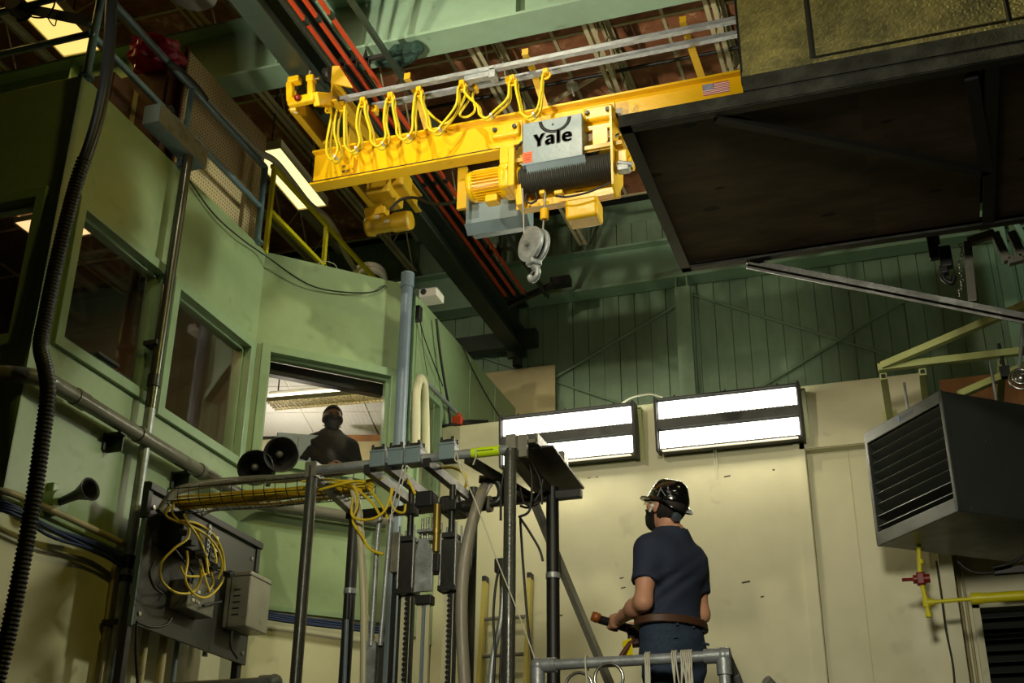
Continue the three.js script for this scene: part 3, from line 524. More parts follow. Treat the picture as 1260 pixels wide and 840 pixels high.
  const lw = P(670, 263, kz); obj('limit_weight', [lathe([[.02, 0], [.03, .08], [.03, .92], [.022, 1]], [lw.x, lw.y - .045, kz], [lw.x, lw.y + .035, kz], 8)], M.yellow, h);
  // hook block
  const k = thing('hook_block', 'grey steel sheave block with hook hanging from the hoist ropes', 'hook block', kb, -.62);
  for (const s of [-1, 1]) obj('side_plate', lathe([[0, 0], [.075, 0], [.117, .12], [.12, .35], [.118, 1], [0, 1]].map(q => s > 0 ? [q[0], 1 - q[1]] : q), [0, 0, s > 0 ? .012 : -.045], [0, 0, s > 0 ? .045 : -.012], 40), M.galv, k);
  obj('sheave', lathe([[0, 0], [.1, 0], [.085, .5], [.1, 1], [0, 1]], [0, 0, -.014], [0, 0, .014], 32), M.darkSteel, k);
  obj('sheave_pin', [rod([0, 0, .04], [0, 0, .07], .024, .02, 8)], M.steel, k); obj('sheave_pin', rod([0, 0, -.04], [0, 0, -.06], .024, .02, 8), M.steel, k);
  obj('swivel', [rbox(.075, .045, .085, .012, [0, -.125, 0]), rod([0, -.11, 0], [0, -.17, 0], .022, .018)], M.galv, k);
  const hk = []; for (let i = 0; i <= 16; i++) { const t = Math.PI * .5 - i / 16 * Math.PI * 1.45; hk.push([Math.cos(t) * .042, -.205 + Math.sin(t) * .042, 0]); }
  obj('hook', [tube([[0, -.145, 0], [0, -.158, 0], ...hk], .019, 44, 10), new THREE.SphereGeometry(.019, 10, 8).translate(...hk.at(-1))], M.galv, k);
  obj('safety_latch', rod([.012, -.17, 0], [-.036, -.192, 0], .005), M.steel, k);
}
// ---------------------------------------------------------------- lamps
const LW = 1.10, LH = .415;
function wallLamp(cx, cy, label) {
  const t = thing('wall_lamp', label, 'lamp', [cx, cy, -9.02], 0);
  t.rotation.set(.06, 0, -.004);
  obj('housing', [box(LW, .012, .13, [0, LH / 2, -.03]), box(LW, .012, .13, [0, -LH / 2, -.03]), box(LW, LH, .01, [0, 0, -.09]), box(LW - .01, .075, .07, [0, .0, .0])], M.darkSteel, t);
  for (const s of [-1, 1]) obj('end_cap', rbox(.02, LH + .03, .15, .004, [s * (LW / 2 + .005), 0, -.025]), M.black, t);
  for (const y of [.115, -.125]) {
    const face = obj('diffuser', rbox(LW - .03, .135, .02, .004, [0, y, .015]), glow(0xfffbe8, 5.5), t);
    const l = new THREE.RectAreaLight(0xfff2cf, 7.0, LW - .04, .13); l.position.set(0, y, .03); l.castShadow = true; 
    t.add(l); l.rotation.set(0, Math.PI, 0);
    obj('vent_strip', Array.from({ length: 34 }, (_, k) => box(.018, .012, .003, [-LW / 2 + .04 + k * (LW - .08) / 33, y - .078, .028])), M.tan, t);
  }
  const dl = new THREE.RectAreaLight(0xfff4d6, 44, LW - .06, .05); dl.position.set(0, -LH / 2 - .012, .02); dl.rotation.set(-Math.PI / 2 - .45, 0, 0); t.add(dl);
  const ul = new THREE.RectAreaLight(0xf4ffe4, 17, LW - .06, .06); ul.position.set(0, LH / 2 + .014, -.02); ul.rotation.set(.95, 0, 0); t.add(ul);
  obj('upper_lens', box(LW - .06, .004, .06, [0, LH / 2 + .008, -.02]), glow(0xf4ffe4, .9), t);
  obj('lower_lens', box(LW - .06, .004, .05, [0, -LH / 2 - .008, .02]), glow(0xfff0c4, .9), t);
  obj('hinge_knob', [-.4, 0, .4].map(x => rod([x, LH / 2 + .004, .03], [x, LH / 2 + .018, .03], .008)), M.darkSteel, t);
  for (const s of [-1, 1]) obj('wall_bracket', [box(.03, .42, .012, [s * .58, 0, -.165]), bar([s * .58, .19, -.09], [s * .58, -.18, -.165], .03, .01), box(.03, .012, .09, [s * .58, .2, -.125])], M.tubeGreen, t);
  return t;
}
wallLamp(-2.565, 5.185, 'long double fluorescent wall lamp at the left, partly behind the pipe frame');
wallLamp(-1.275, 5.185, 'long double fluorescent wall lamp at the right, above the man in the black hard hat');
tag(obj('lamp_cord', tube([onZ(764, 497, -9.1), onZ(778, 489, -9.15), onZ(800, 485, -9.15), onZ(815, 489, -9.1)], .008, 24), M.cableWhite), 'pale cord looped between the two lit wall lamps', 'cord');
tag(obj('pull_cord', [rod(onZ(878, 547, -9.12), onZ(881, 590, -9.17), .003), rod(onZ(881, 552, -9.12), onZ(884, 590, -9.17), .003)], M.cableWhite), 'thin pale pull cord hanging below the right wall lamp', 'cord');
function troffer(c, w, d, tiltZ, k, color, lightPower, label) {
  const t = thing('fluorescent_lamp', label, 'lamp', c, 0); t.rotation.set(0, .04, 0);
  obj('housing', [box(w + .03, .05, d + .03, [0, .045, 0]), box(.012, .07, d + .03, [w / 2 + .01, .02, 0]), box(.012, .07, d + .03, [-w / 2 - .01, .02, 0]), box(w + .03, .07, .012, [0, .02, d / 2 + .01]), box(w + .03, .07, .012, [0, .02, -d / 2 - .01])], M.joist, t);
  obj('diffuser', box(w, .01, d, [0, .0, 0]), glow(color, k), t);
  obj('hanger_rod', [rod([0, .06, d * .4], [0, YC - c[1] - .02, d * .4], .006), rod([0, .06, -d * .4], [0, YC - c[1] - .02, -d * .4], .006)], M.darkSteel, t);
  const l = new THREE.RectAreaLight(color, lightPower, w, d); l.position.set(0, -.012, 0); l.rotation.set(-Math.PI / 2, 0, 0); t.add(l);
  return t;
}
troffer([-5.98, 8.1, -5.75], .33, 1.9, 0, 1.25, 0xffd878, 3.2, 'warm yellow fluorescent ceiling lamp at the top left beyond the handrail');
troffer([-5.0, 7.75, -8.47], .28, .98, 0, 1.5, 0xffe9a0, 3.0, 'pale yellow fluorescent ceiling lamp behind the yellow handrail');
{ // high-bay dome
  const d = thing('high_bay_lamp', 'white dome of a high-bay lamp hanging under the roof at top left', 'lamp', [-4.45, 7.67, -5.95]);
  obj('reflector', lathe([[.172, 0], [.165, .05], [.14, .45], [.08, .85], [.06, 1], [0, 1]], [0, 0, 0], [0, .26, 0], 32), M.white, d);
  obj('lens', lathe([[0, 0], [.168, .3], [.168, 1], [0, 1]], [0, -.02, 0], [0, .004, 0], 28), plain(0x8d8d86, .4), d);
  obj('ballast', lathe([[.06, 0], [.07, .1], [.07, .9], [0, 1]], [0, .25, 0], [0, .48, 0], 20), M.galv, d);
  obj('stem', rod([0, .46, 0], [0, YC - 7.74, 0], .01), M.galv, d);
}
{ // pendant strip lamp of the rear room
  const a = onY(333, 493, 5.62), b = onY(476, 481, 5.62), c = a.clone().lerp(b, .5), L = a.distanceTo(b);
  const t = thing('room_lamp', 'lit fluorescent strip lamp hanging in the room behind the corner window', 'lamp', c, Math.atan2(-(b.z - a.z), b.x - a.x));
  obj('spine', [rbox(L, .04, .09, .008, [0, .05, 0]), rbox(.015, .085, .2, .004, [L / 2, .005, 0]), rbox(.015, .085, .2, .004, [-L / 2, .005, 0])], M.white, t);
  for (const z of [.07, -.07]) obj('tube', rod([-L / 2 + .02, .012, z], [L / 2 - .02, .012, z], .014, .014, 14), glow(0xfff0cc, 6), t);
  obj('louver', [...Array.from({ length: 30 }, (_, k) => box(.003, .04, .2, [-L / 2 + .02 + k * (L - .04) / 29, -.03, 0])), ...[-.1, -.05, 0, .05, .1].map(z => box(L, .04, .003, [0, -.03, z]))], M.joist, t);
  obj('chain', [rod([-L / 2 + .06, .06, 0], [-L / 2 + .06, .28, 0], .006), rod([L / 2 - .06, .06, 0], [L / 2 - .06, .28, 0], .006)], M.darkSteel, t);
  const l = new THREE.RectAreaLight(0xfff3dc, 5, L - .1, .16); l.position.set(0, -.06, 0); l.rotation.set(-Math.PI / 2, 0, 0); t.add(l);
  bulb([-5.3, 5.2, -9.3], 2.2, 0xfff1da, 6);
}
{ // lamp behind the first windows
  const t = thing('office_lamp', 'warm fluorescent lamp under the ceiling behind the left office windows', 'lamp', [-5.56, 6.14, -6.3], 0);
  t.rotation.y = .0;
  obj('diffuser', box(.52, .02, .3, [0, 0, 0]), glow(0xffc98a, 1.5), t);
  obj('frame', [box(.56, .03, .02, [0, .0, .16]), box(.56, .03, .02, [0, 0, -.16]), box(.02, .03, .34, [.27, 0, 0]), box(.02, .03, .34, [-.27, 0, 0])], M.white, t);
  const l = new THREE.RectAreaLight(0xffc98a, 9, .5, .28); l.position.set(0, -.02, 0); l.rotation.set(-Math.PI / 2, 0, 0); t.add(l);
}
// ---------------------------------------------------------------- furniture seen through the office windows
{
  const r = thing('office_cabinet', 'dark cabinet behind the first side window of the control room', 'cabinet', [-5.5, YF + .1, -6.3]);
  obj('carcass', rbox(.9, 1.28, .9, .01, [0, .64, 0]), M.black, r);
  obj('top_board', rbox(.94, .03, .94, .006, [0, 1.29, 0]), M.darkSteel, r);
  obj('paper_tray', [box(.3, .02, .24, [.25, 1.33, -.2]), box(.3, .02, .24, [.25, 1.39, -.2])], M.darkSteel, r);
}
// ---------------------------------------------------------------- mezzanine rails and clutter on the control room roof
{
  const r = thing('grey_handrail', 'blue-grey pipe handrail along the edge of the control room roof', 'handrail', [XB, YT, 0]);
  const yt = .70, ym = .33, z0 = -5.15, z1 = -7.36;
  obj('top_rail', rod([0, yt, -4.9], [0, yt, z1], .026, .026, 16), M.railBlue, r);
  obj('mid_rail', rod([0, ym, z0], [0, ym, z1], .023, .023, 16), M.railBlue, r);
  obj('end_rail', [rod([0, ym, z0], [-2.5, ym, z0], .023), rod([0, yt, z0], [-2.5, yt, z0], .023)], M.railBlue, r);
  for (const z of [z0 - .03, -6.26, z1]) obj('post', [rod([0, -.01, z], [0, yt, z], .027, .027, 16), rod([0, 0, z], [0, .02, z], .05)], M.railBlue, r);
  obj('clamp', [rod([-.04, ym, -6.02], [.04, ym, -6.02], .035), rbox(.05, .12, .04, .008, [.02, ym - .07, -5.98]), tube([[.02, ym - .05, -5.96], [.05, ym - .12, -5.93], [.0, ym - .16, -5.95], [-.02, ym - .1, -5.98]], .008, 20)], M.darkSteel, r);
  const s = thing('sloping_stay', 'grey angle bar with bolted clamp crossing the yellow lamp at top left', 'bar', onZ(30, 10, -5.15), 0);
  const q0 = onZ(30, 8, -5.15), q1 = onZ(108, 24, -5.15);
  obj('angle_bar', [bar([0, 0, 0], q1.clone().sub(q0).toArray(), .07, .012, [0, 0, 1]), bar([0, -.0, -.03], q1.clone().sub(q0).add(V(0, 0, -.03)).toArray(), .012, .06, [0, 0, 1])], M.railBlue, s);
  obj('cable_drum', [rod([-.05, .02, -.05], [-.05, .02, .06], .065, .065, 20), rod([-.05, .02, -.06], [-.05, .02, -.05], .08, .08, 20)], M.black, s);
  obj('loose_wire', [tube([[0, -.03, .02], [.12, -.13, .03], [.22, -.14, .02], [.26, -.06, .02], [.24, .05, .02]], .006, 30), tube([[.2, -.1, .02], [.26, -.2, .02], [.30, -.24, .02], [.3, -.15, .02]], .004, 24)], M.cableBlack, s);
  const y = thing('yellow_handrail', 'yellow steel handrail running back along the control room roof', 'handrail', [XB, YT, 0]);
  obj('top_rail', rbar([0, .78, -7.46], [0, .78, -10.4], .036, .036, .006), M.railYellow, y);
  obj('mid_rail', rbar([0, .38, -7.5], [0, .38, -10.4], .036, .036, .006), M.railYellow, y);
  for (const z of [-7.5, -8.46, -9.5, -10.4]) obj('post', rbar([0, -.01, z], [0, .78, z], .036, .036, .006), M.railYellow, y);
}
{ // pegboard screen with boxes behind it
  const p = thing('pegboard_screen', 'beige perforated pegboard screen standing behind the grey handrail', 'screen', [XB - .16, YT, -6.98]);
  obj('panel', rbox(.02, 1.18, 1.2, .003, [0, .57, 0]), M.pegboard, p);
  obj('edge_strip', [box(.03, 1.2, .025, [0, .58, .61])], M.card, p);
  const b = thing('cardboard_box', 'tall brown cardboard box with a white label beside the pegboard', 'box', [XB - .47, YT, -6.42]);
  obj('carton', rbox(.5, .92, .34, .008, [0, .46, 0]), M.card, b);
  obj('flap', [box(.5, .008, .17, [0, .93, .08], [.12, 0, 0]), box(.012, .8, .07, [.256, .45, .12])], M.card, b);
  obj('label', box(.004, .07, .1, [.253, .62, .02]), M.white, b);
  const b2 = thing('cardboard_box', 'low dark cardboard box to the left of the labelled box', 'box', [XB - .45, YT, -5.92]);
  obj('carton', rbox(.5, .46, .5, .008, [0, .23, 0]), M.card, b2); obj('tape', box(.504, .465, .05, [0, .23, 0]), M.tan, b2);
  // pink plastic bag lying on the carton
  const g = new THREE.IcosahedronGeometry(.22, 5), pos = g.attributes.position, nf = noiseField(91);
  for (let i = 0; i < pos.count; i++) { const v = V(pos.getX(i), pos.getY(i), pos.getZ(i)), d = v.clone().normalize(), k =   .78 + .42 * (nf(d.x * .5 + .5, d.y * .5 + d.z * .3 + .5, 8, 3) - .3) + .25 * (nf(d.z * .5 + .5, d.x * .4 + .5, 16, 2) - .4); v.multiplyScalar(k); v.y = v.y * .8; v.z *= 1.35; pos.setXYZ(i, v.x, Math.max(v.y, -.13), v.z); }
  g.computeVertexNormals();
  const bag = obj('plastic_bag', g, new THREE.MeshPhysicalMaterial({ color: 0xc01860, roughness: .3, transmission: .25, thickness: 0, clearcoat: .4 })); bag.position.set(XB - .36, YT + 1.06, -6.32);
  tag(bag, 'crumpled magenta plastic bag lying on the cardboard box', 'bag');
  const y2 = thing('junction_trough', 'grey steel wiring trough on the top edge of the side wall', 'trough', [XB + .065, 6.53, -6.08]);
  obj('trough_body', rbox(.13, .15, .60, .004, [0, 0, 0]), M.greyPaint, y2);
  obj('cover_lip', box(.004, .15, .6, [.067, 0, 0]), M.pipeGrey, y2);
}
{ // white flexible duct along the rail and its coil
  const pts = [[250, 122, XB - .02], [290, 160, XB - .02], [318, 186, XB + .02], [338, 198, XB], [358, 222, XB], [380, 250, XB], [402, 268, XB - .02], [416, 290, XB - .05], [424, 310, XB - .1], [436, 330, XB - .15]].map(p => onX(...p));
  tag(obj('grey_flexible_duct', tube(pts, .027, 120, 12), M.tube), 'pale grey flexible tube running along the yellow handrail', 'tube');
  tag(obj('black_rubber_sleeve', tube([[205, 76], [225, 92], [244, 112], [252, 124]].map(p => onX(p[0] , p[1], XB - .0)), .033, 40, 12), M.rubber), 'thick black rubber sleeve over the tube beside the pegboard', 'sleeve');
  const c = onX(455, 335, XB - .1), k = thing('hose_coil', 'coil of white hose lying at the end of the yellow handrail', 'hose', [c.x, c.y - .03, c.z], .5);
  obj('coil', [new THREE.TorusGeometry(.13, .034, 10, 36).rotateX(1.25), new THREE.TorusGeometry(.12, .034, 10, 36).rotateX(1.3).translate(.02, -.05, .02)], M.white, k);
  tag(obj('thin_wire_loop', tube([[390, 333], [392, 324], [404, 322], [414, 328], [415, 336], [424, 341]].map(p => onX(...p, XB + .03)), .004, 36), M.cableWhite), 'thin pale wire loop on the roof edge by the yellow post', 'wire');
}
// ---------------------------------------------------------------- pipes, hose and cables on the control room walls
{
  const p = thing('vertical_conduit', 'shiny vertical steel conduit pipe between the two side windows', 'pipe', [XB + .09, 0, -6.21]);
  obj('pipe_length', rod([0, .0, 0.03], [0, 4.55, 0.02], .034, .034, 18), M.galv, p); obj('pipe_length', rod([0, 4.55, .02], [0, 6.46, 0], .036, .036, 18), M.darkConduit, p);
  for (const [a, b] of [[4.70, 4.78], [3.52, 3.60], [3.44, 3.48]]) obj('coupling', rod([0, a, .022], [0, b, .022], .043), M.darkSteel, p);
  for (const y of [5.0, 3.2]) obj('wall_strap', box(.10, .03, .1, [-.04, y, .02]), M.darkSteel, p);
}
{ // big horizontal pipe turning the corner
  const p = thing('corner_pipe', 'large grey pipe bending round the wall corner below the windows', 'pipe', [0, 0, 0]);
  const x = XB + .12, y = 4.33, z = ZA + .12, cwx = t => cw(t, y, .10);
  obj('pipe_run', [tube([[-6.6, y - .0, z], [-5.4, y, z], [-4.82, y, z], [-4.62, y, z - .02], [x - .02, y, z - .14], [x, y, z - .34], [x, y, -5.9], [x, y, -7.2], [x + .015, y, -7.38], [cwx(.14).x, y, cwx(.14).z], [cwx(.4).x, y, cwx(.4).z], [cwx(1.08).x, y, cwx(1.08).z]], .046, 130, 16)], M.pipeGrey, p);
  for (const [a, b] of [[-5.43, -5.53], [-6.06, -6.10], [-6.76, -6.80]]) obj('coupling', rod([x, y, a], [x, y, b], .053, .053, 18), M.pipeGrey, p);
  for (const zz of [-5.92, -6.66]) obj('support_bracket', [box(.10, .11, .01, [XB + .055, y - .095, zz - .03]), box(.012, .11, .06, [XB + .008, y - .095, zz]), box(.12, .012, .06, [XB + .065, y - .05, zz])], M.darkGreen, p);
}
{ // thick black corrugated hose at the left edge
  const P = [[139, -30, -4.98], [137, 10, -4.98], [134, 60, -4.98], [128, 110, -4.98], [115, 165, -5.0], [96, 218, -5.02], [82, 270, -5.02], [68, 330, -5.02], [57, 385, -5.0], [50, 425, -4.97], [56, 455, -4.94], [59, 480, -4.93], [52, 540, -4.95], [42, 610, -4.97], [28, 690, -4.98], [10, 780, -5.0], [-15, 880, -5.0]].map(p => onZ(...p));
  const c = new THREE.CatmullRomCurve3(P, false, 'centripetal');
  const h = thing('black_hose', 'thick black corrugated hose hanging down the near wall corner', 'hose', [0, 0, 0]);
  obj('smooth_hose', tube(P.slice(0, 6), .037, 90, 16), M.hose, h);
  // ribbed lower length: rings swept along the curve
  const n = 560, R = 14, pos = [], idx = []; const fr = c.computeFrenetFrames(n);
  for (let i = 0; i <= n; i++) { const t = .30 + .70 * i / n, q = c.getPointAt(t), j = Math.min(n, Math.round(t * n)), rr = i % 4 < 2 ? .043 : .0365; for (let k = 0; k <= R; k++) { const a = k / R * 2 * Math.PI, v = fr.normals[j].clone().multiplyScalar(Math.cos(a) * rr).addScaledVector(fr.binormals[j], Math.sin(a) * rr).add(q); pos.push(v.x, v.y, v.z); } }
  for (let i = 0; i < n; i++) for (let k = 0; k < R; k++) { const a = i * (R + 1) + k, b = a + R + 1; idx.push(a, a + 1, b, b, a + 1, b + 1); }
  const g = new THREE.BufferGeometry(); g.setAttribute('position', new THREE.Float32BufferAttribute(pos, 3)); g.setIndex(idx); g.computeVertexNormals();
  obj('ribbed_hose', g, M.hose, h);
}
{ // cables along the seam
  const y = YF + .0;
  tag(obj('seam_conduit', [tube([[-6.4, y + .05, ZA + .06], [-4.75, y + .05, ZA + .06], [-4.56, y + .05, ZA + .05], [XB + .06, y + .05, ZA - .15], [XB + .06, y + .05, -6.28]], .02, 60, 10)], M.tan), 'pale conduit along the seam below the green wall at left', 'conduit');
  const R = rng(8), bl = []; for (let k = 0; k < 4; k++) { const o = k * .014; bl.push(tube([[-6.4, y - .04 - o, ZA + .07], [-4.85, y - .05 - o, ZA + .08], [-4.5, y - .03 - o, ZA + .08], [XB + .1, y - .05 - o + (R() - .5) * .03, -5.45], [XB + .08, y - .03 - o + (R() - .5) * .05, -5.9], [XB + .08, y - .06 - o, -6.25], [XB + .08, y - .04 - o, -6.9], [XB + .1, y - .03 - o, -7.45], [-4.3, y - .05 - o, -7.68], [XD + .02, y - .06 - o - R() * .03, ZD + .1]], .010, 110, 7)); }
  tag(obj('blue_cable_bundle', bl, M.cableBlue), 'bundle of dark blue cables slung along the seam under the green wall', 'cables');
  const j = thing('alarm_horn', 'small dark trumpet horn on a green base on the side wall', 'horn', [XB, 3.73, -5.52]);
  obj('base', [rod([0, 0, 0], [.075, 0, 0], .075, .07, 20), rbox(.05, .06, .05, .01, [.02, .08, .02])], M.greenTrim, j);
  obj('trumpet', lathe([[.022, 0], [.024, .3], [.03, .6], [.055, .88], [.066, .97], [.068, 1], [.05, .96], [0, .6]], [.06, 0, 0], [.30, .04, .05], 24), M.darkSteel, j);
}
function hornSpeaker(p, dir, label, r = .115) {
  const t = thing('horn_speaker', label, 'speaker', p); const d = vv(dir).clone().normalize();
  const at = k => d.clone().multiplyScalar(k);
  obj('bell', lathe([[.03, 0], [.04, .2], [.06, .45], [r * .8, .8], [r, .96], [r + .006, 1], [r - .004, .985], [r * .75, .78], [.035, .35], [0, .35]], at(-.2), at(.03), 30), M.darkSteel, t);
  obj('driver', lathe([[0, 0], [.05, .02], [.055, .3], [.055, .8], [.035, 1]], at(-.34), at(-.18), 20), M.darkSteel, t);
  obj('reflex_cone', lathe([[.012, 0], [.028, .6], [.02, 1], [0, 1]], at(-.11), at(-.005), 16), M.pipeGrey, t);
  return t;
}
{
  const a = hornSpeaker(onX(314, 575, -4.16), [.55, -.35, .8], 'left of the two dark horn speakers under the corner window');
  obj('bracket', [bar([0, -.05, -.05], [-.34, .02, -.28], .03, .02)], M.darkSteel, a);
  const b = hornSpeaker(onX(345, 559, -4.0), [.62, -.30, .75], 'right of the two dark horn speakers, closest to the seated watcher');
  obj('bracket', [bar([-.06, -.05, -.06], [-.32, -.05, -.42], .03, .02)], M.darkSteel, b);
}
{ // corner pipe at the end of the booth, hose pair and devices
  const p = thing('corner_downpipe', 'blue-grey round downpipe at the right end of the corner wall', 'pipe', [XD + .05, 0, ZD + .06]);
  obj('pipe_length', rod([0, 0, 0], [0, 6.42, 0], .047, .047, 20), M.conduitBlue, p);
  obj('socket', rod([0, 6.33, 0], [0, 6.46, 0], .056, .056, 20), M.conduitBlue, p);
  obj('joint_line', [rod([0, 4.86, 0], [0, 4.866, 0], .0485), rod([0, 4.92, 0], [0, 4.926, 0], .0485)], M.white, p);
  const e = thing('corner_post', 'green channel post beside the grey downpipe', 'post', [XD + .03, 5.6, ZD - .12]);
  obj('channel', [box(.012, 1.6, .05), box(.04, 1.6, .01, [.01, 0, .02])], M.greenTrim, e);
  const hx = onX(515, 462, XD + .1), hp = (a, b) => onX(a, b, XD + .12);
  tag(obj('bent_hose', [tube([hp(512, 562), hp(512, 520), hp(513, 480), hp(517, 465), hp(521, 470), hp(523, 500), hp(524, 560)], .034, 70, 14)], M.cream), 'cream hose bent in a tight upside-down loop beside the downpipe', 'hose');
  tag(obj('small_conduit', rod(onX(519, 464, XD + .05), onX(575, 522, XD + .05), .02, .02, 12), M.galv), 'thin steel conduit sloping down along the far green wall', 'conduit');
  const cam = thing('projector', 'white projector on a shelf bracket at the top of the far wall corner', 'projector', onX(531, 365, XD + .2), 0);
  cam.scale.setScalar(.72); obj('case', rbox(.22, .10, .24, .015, [0, 0, 0]), M.white, cam);
  obj('lens', lathe([[.035, 0], [.035, .8], [.028, 1], [0, .9]], [-.05, .01, .11], [-.05, .01, .14], 20), M.black, cam);
  obj('bracket', [box(.3, .012, .2, [-.05, .06, 0]), box(.22, .03, .02, [-.12, .075, .05]), rod([.02, .05, 0], [.02, .09, 0], .02)], M.galv, cam);
  const jb = obj('junction_box', rbox(.06, .13, .07, .006), M.darkSteel); jb.position.copy(onX(514, 386, XD + .06)); tag(jb, 'small dark junction box on the green channel post', 'box');
  tag(obj('black_cable', [tube([[537, 392], [541, 430], [547, 470], [552, 500], [554, 522]].map(q => onX(...q, XD + .05)), .012, 50)], M.cableBlack), 'thick black cable hanging down the far green wall', 'cable');
  tag(obj('thin_cable', [tube([[516, 392], [522, 415], [533, 445], [545, 475]].map(q => onX(...q, XD + .04)), .005, 40), tube([[518, 400], [521, 430], [526, 462]].map(q => onX(...q, XD + .03)), .003, 30)], M.cableBlack), 'pair of thin dark wires on the far green wall', 'wire');
  tag(obj('long_wire', [tube([[568, 424], [582, 455], [598, 485], [614, 512]].map(q => onX(...q, XD + .03)), .007, 40)], M.darkGreen), 'thin green wire crossing the end of the far green wall', 'wire');
  tag(obj('slack_cable', tube([onX(229, 216, XB + .03), onX(262, 262, XB + .03), onX(295, 292, XB + .05), onX(326, 314, XB + .06), cw(.38, 6.17, .05), cw(.72, 6.19, .05), cw(.94, 6.27, .03), cw(1.0, 6.34, .02)], .006, 90), M.cableBlack), 'thin black cable sagging across the upper green walls', 'cable');
  // clutter on the storeroom roof edge
  tag(obj('ledge_cables', [0, 1, 2].map(k => tube([onZ(534, 528 - k, -9.25 - k * .04), onZ(550, 523, -9.2 - k * .06), onZ(575, 521 - k * 1.5, -9.3), onZ(600, 518, -9.26)], .012, 40)), M.cableBlack), 'black cables lying on the top edge of the cream storeroom wall', 'cables');
  const o = obj('orange_plug', [rbox(.09, .08, .06, .01), rod([0, .04, 0], [.02, .07, 0], .02)], M.orange); o.position.copy(onZ(563, 518, -9.27)); tag(o, 'small orange plug lying on the storeroom roof edge', 'plug');
}
// ---------------------------------------------------------------- equipment panel under the corner window
{
  const XP = -4.30, t = thing('equipment_panel', 'dark equipment board on legs carrying network boxes and yellow cords', 'panel', [0, 0, 0]);
  obj('back_board', rbox(.02, .78, 1.30, .004, [XP, 3.54, -6.67]), plain(0x3d3e3b, .4, .2), t);
  obj('edge_strip', [box(.03, .8, .014, [XP, 3.54, -6.02])], M.railBlue, t);
  obj('frame_rail', [rbox(.05, .045, 1.36, .004, [XP + .01, 3.96, -6.68]), rbox(.045, .22, .045, .004, [XP, 3.88, -6.02]), rbox(.045, .22, .045, .004, [XP, 3.88, -7.33])], M.black, t);
  for (const z of [-6.04, -7.28]) obj('leg', rbox(.05, 3.3, .05, .004, [XP - .035, 1.65, z]), M.black, t);
  for (const [y, z] of [[3.85, -6.08], [3.22, -6.08], [3.85, -7.26], [3.22, -7.26]]) obj('screw_head', rod([XP + .008, y, z], [XP + .018, y, z], .014), M.chrome, t);
  // network switches
  const sw = obj('network_switch', [rbox(.16, .22, .30, .01, [XP + .09, 3.74, -6.32])], M.black, t);
  obj('port_strip', [rbox(.02, .2, .025, .003, [XP + .17, 3.74, -6.45]), ...[0, 1, 2, 3, 4, 5].map(k => box(.012, .014, .012, [XP + .182, 3.67 + k * .028, -6.45]))], M.galv, sw);
  const sw2 = obj('network_switch', [rbox(.12, .2, .08, .008, [XP + .07, 3.74, -6.60]), rbox(.10, .16, .06, .008, [XP + .06, 3.72, -6.72])], M.darkSteel, t);
  obj('port_strip', [0, 1, 2, 3].map(k => box(.02, .016, .03, [XP + .135, 3.68 + k * .04, -6.6])), M.white, sw2);
  const lb = obj('power_supply', [rbox(.12, .18, .30, .008, [XP + .07, 3.40, -6.52])], M.pipeGrey, t);
  obj('printed_label', [[-.05, .05], [-.02, .05], [.01, .05], [-.05, .0], [.01, .0]].map(([y, z], k) => box(.003, .018, .03 + (k % 2) * .012, [XP + .133, 3.42 + y, -6.48 + z])), M.white, lb);
  const eb = obj('enclosure', [rbox(.18, .36, .27, .01, [XP + .11, 3.50, -7.09])], paint(0x8d8c80, { vary: .06, rough: .35, metal: .3, seed: 31, rep: 2 }), t);
  obj('lid_seam', [box(.186, .006, .274, [XP + .11, 3.65, -7.09]), box(.006, .37, .275, [XP + .06, 3.5, -7.09])], M.darkSteel, eb);
  obj('vent_slot', [0, 1, 2, 3, 4].map(k => box(.05, .008, .003, [XP + .11, 3.40 + k * .04, -6.954])), M.black, eb);
  obj('side_cable', tube([[XP + .1, 3.6, -7.22], [XP + .12, 3.55, -7.28], [XP + .1, 3.45, -7.28], [XP + .08, 3.40, -7.22]], .009, 24), M.cableBlack, eb);
  // cords
  const y = t;
  const q = (px, py, o = .2) => onX(px, py, XP + o);
  const runs = [
    [[226, 632], [232, 645], [232, 660], [214, 675], [199, 692], [197, 708], [206, 722], [222, 730], [240, 726], [247, 712], [247, 700]],
    [[228, 640], [240, 655], [252, 680], [258, 700], [262, 718], [256, 728]],
    [[222, 640], [245, 645], [266, 662], [275, 685], [275, 710], [264, 728], [250, 735], [236, 728], [228, 712], [231, 690], [230, 678]],
    [[230, 648], [250, 655], [262, 672], [266, 690], [260, 703]], [[238, 650], [248, 668], [254, 690], [256, 706]], [[232, 645], [256, 660], [270, 680], [273, 700], [268, 712]],
    [[222, 696], [226, 706], [240, 709], [256, 705], [262, 700]], [[210, 622], [204, 632], [214, 640], [228, 645]], [[214, 618], [212, 630], [222, 642], [240, 650], [250, 664]], [[246, 688], [250, 704], [258, 728]],
  ];
  runs.forEach((r, i) => obj('yellow_cord', tube(r.map((p, k) => q(p[0], p[1], .13 + .1 * Math.sin(i * 1.3 + k * .7) * .4 + .06)), .0075, 70, 7), M.cordYellow, y));
  const b = t;
  [[[224, 665], [236, 680], [248, 695], [256, 708], [270, 705]], [[230, 660], [244, 676], [262, 698], [284, 705]], [[212, 672], [226, 690], [238, 708], [236, 718]], [[190, 690], [184, 705], [190, 722], [200, 730]], [[168, 765], [185, 771], [205, 768], [211, 760]], [[168, 766], [167, 800], [170, 850]], [[285, 776], [284, 795], [292, 810]], [[250, 745], [262, 742], [272, 740]]].forEach((r, i) => obj('black_cord', tube(r.map(p => q(p[0], p[1], .14 + (i % 3) * .02)), .008, 40, 7), M.cableBlack, b));
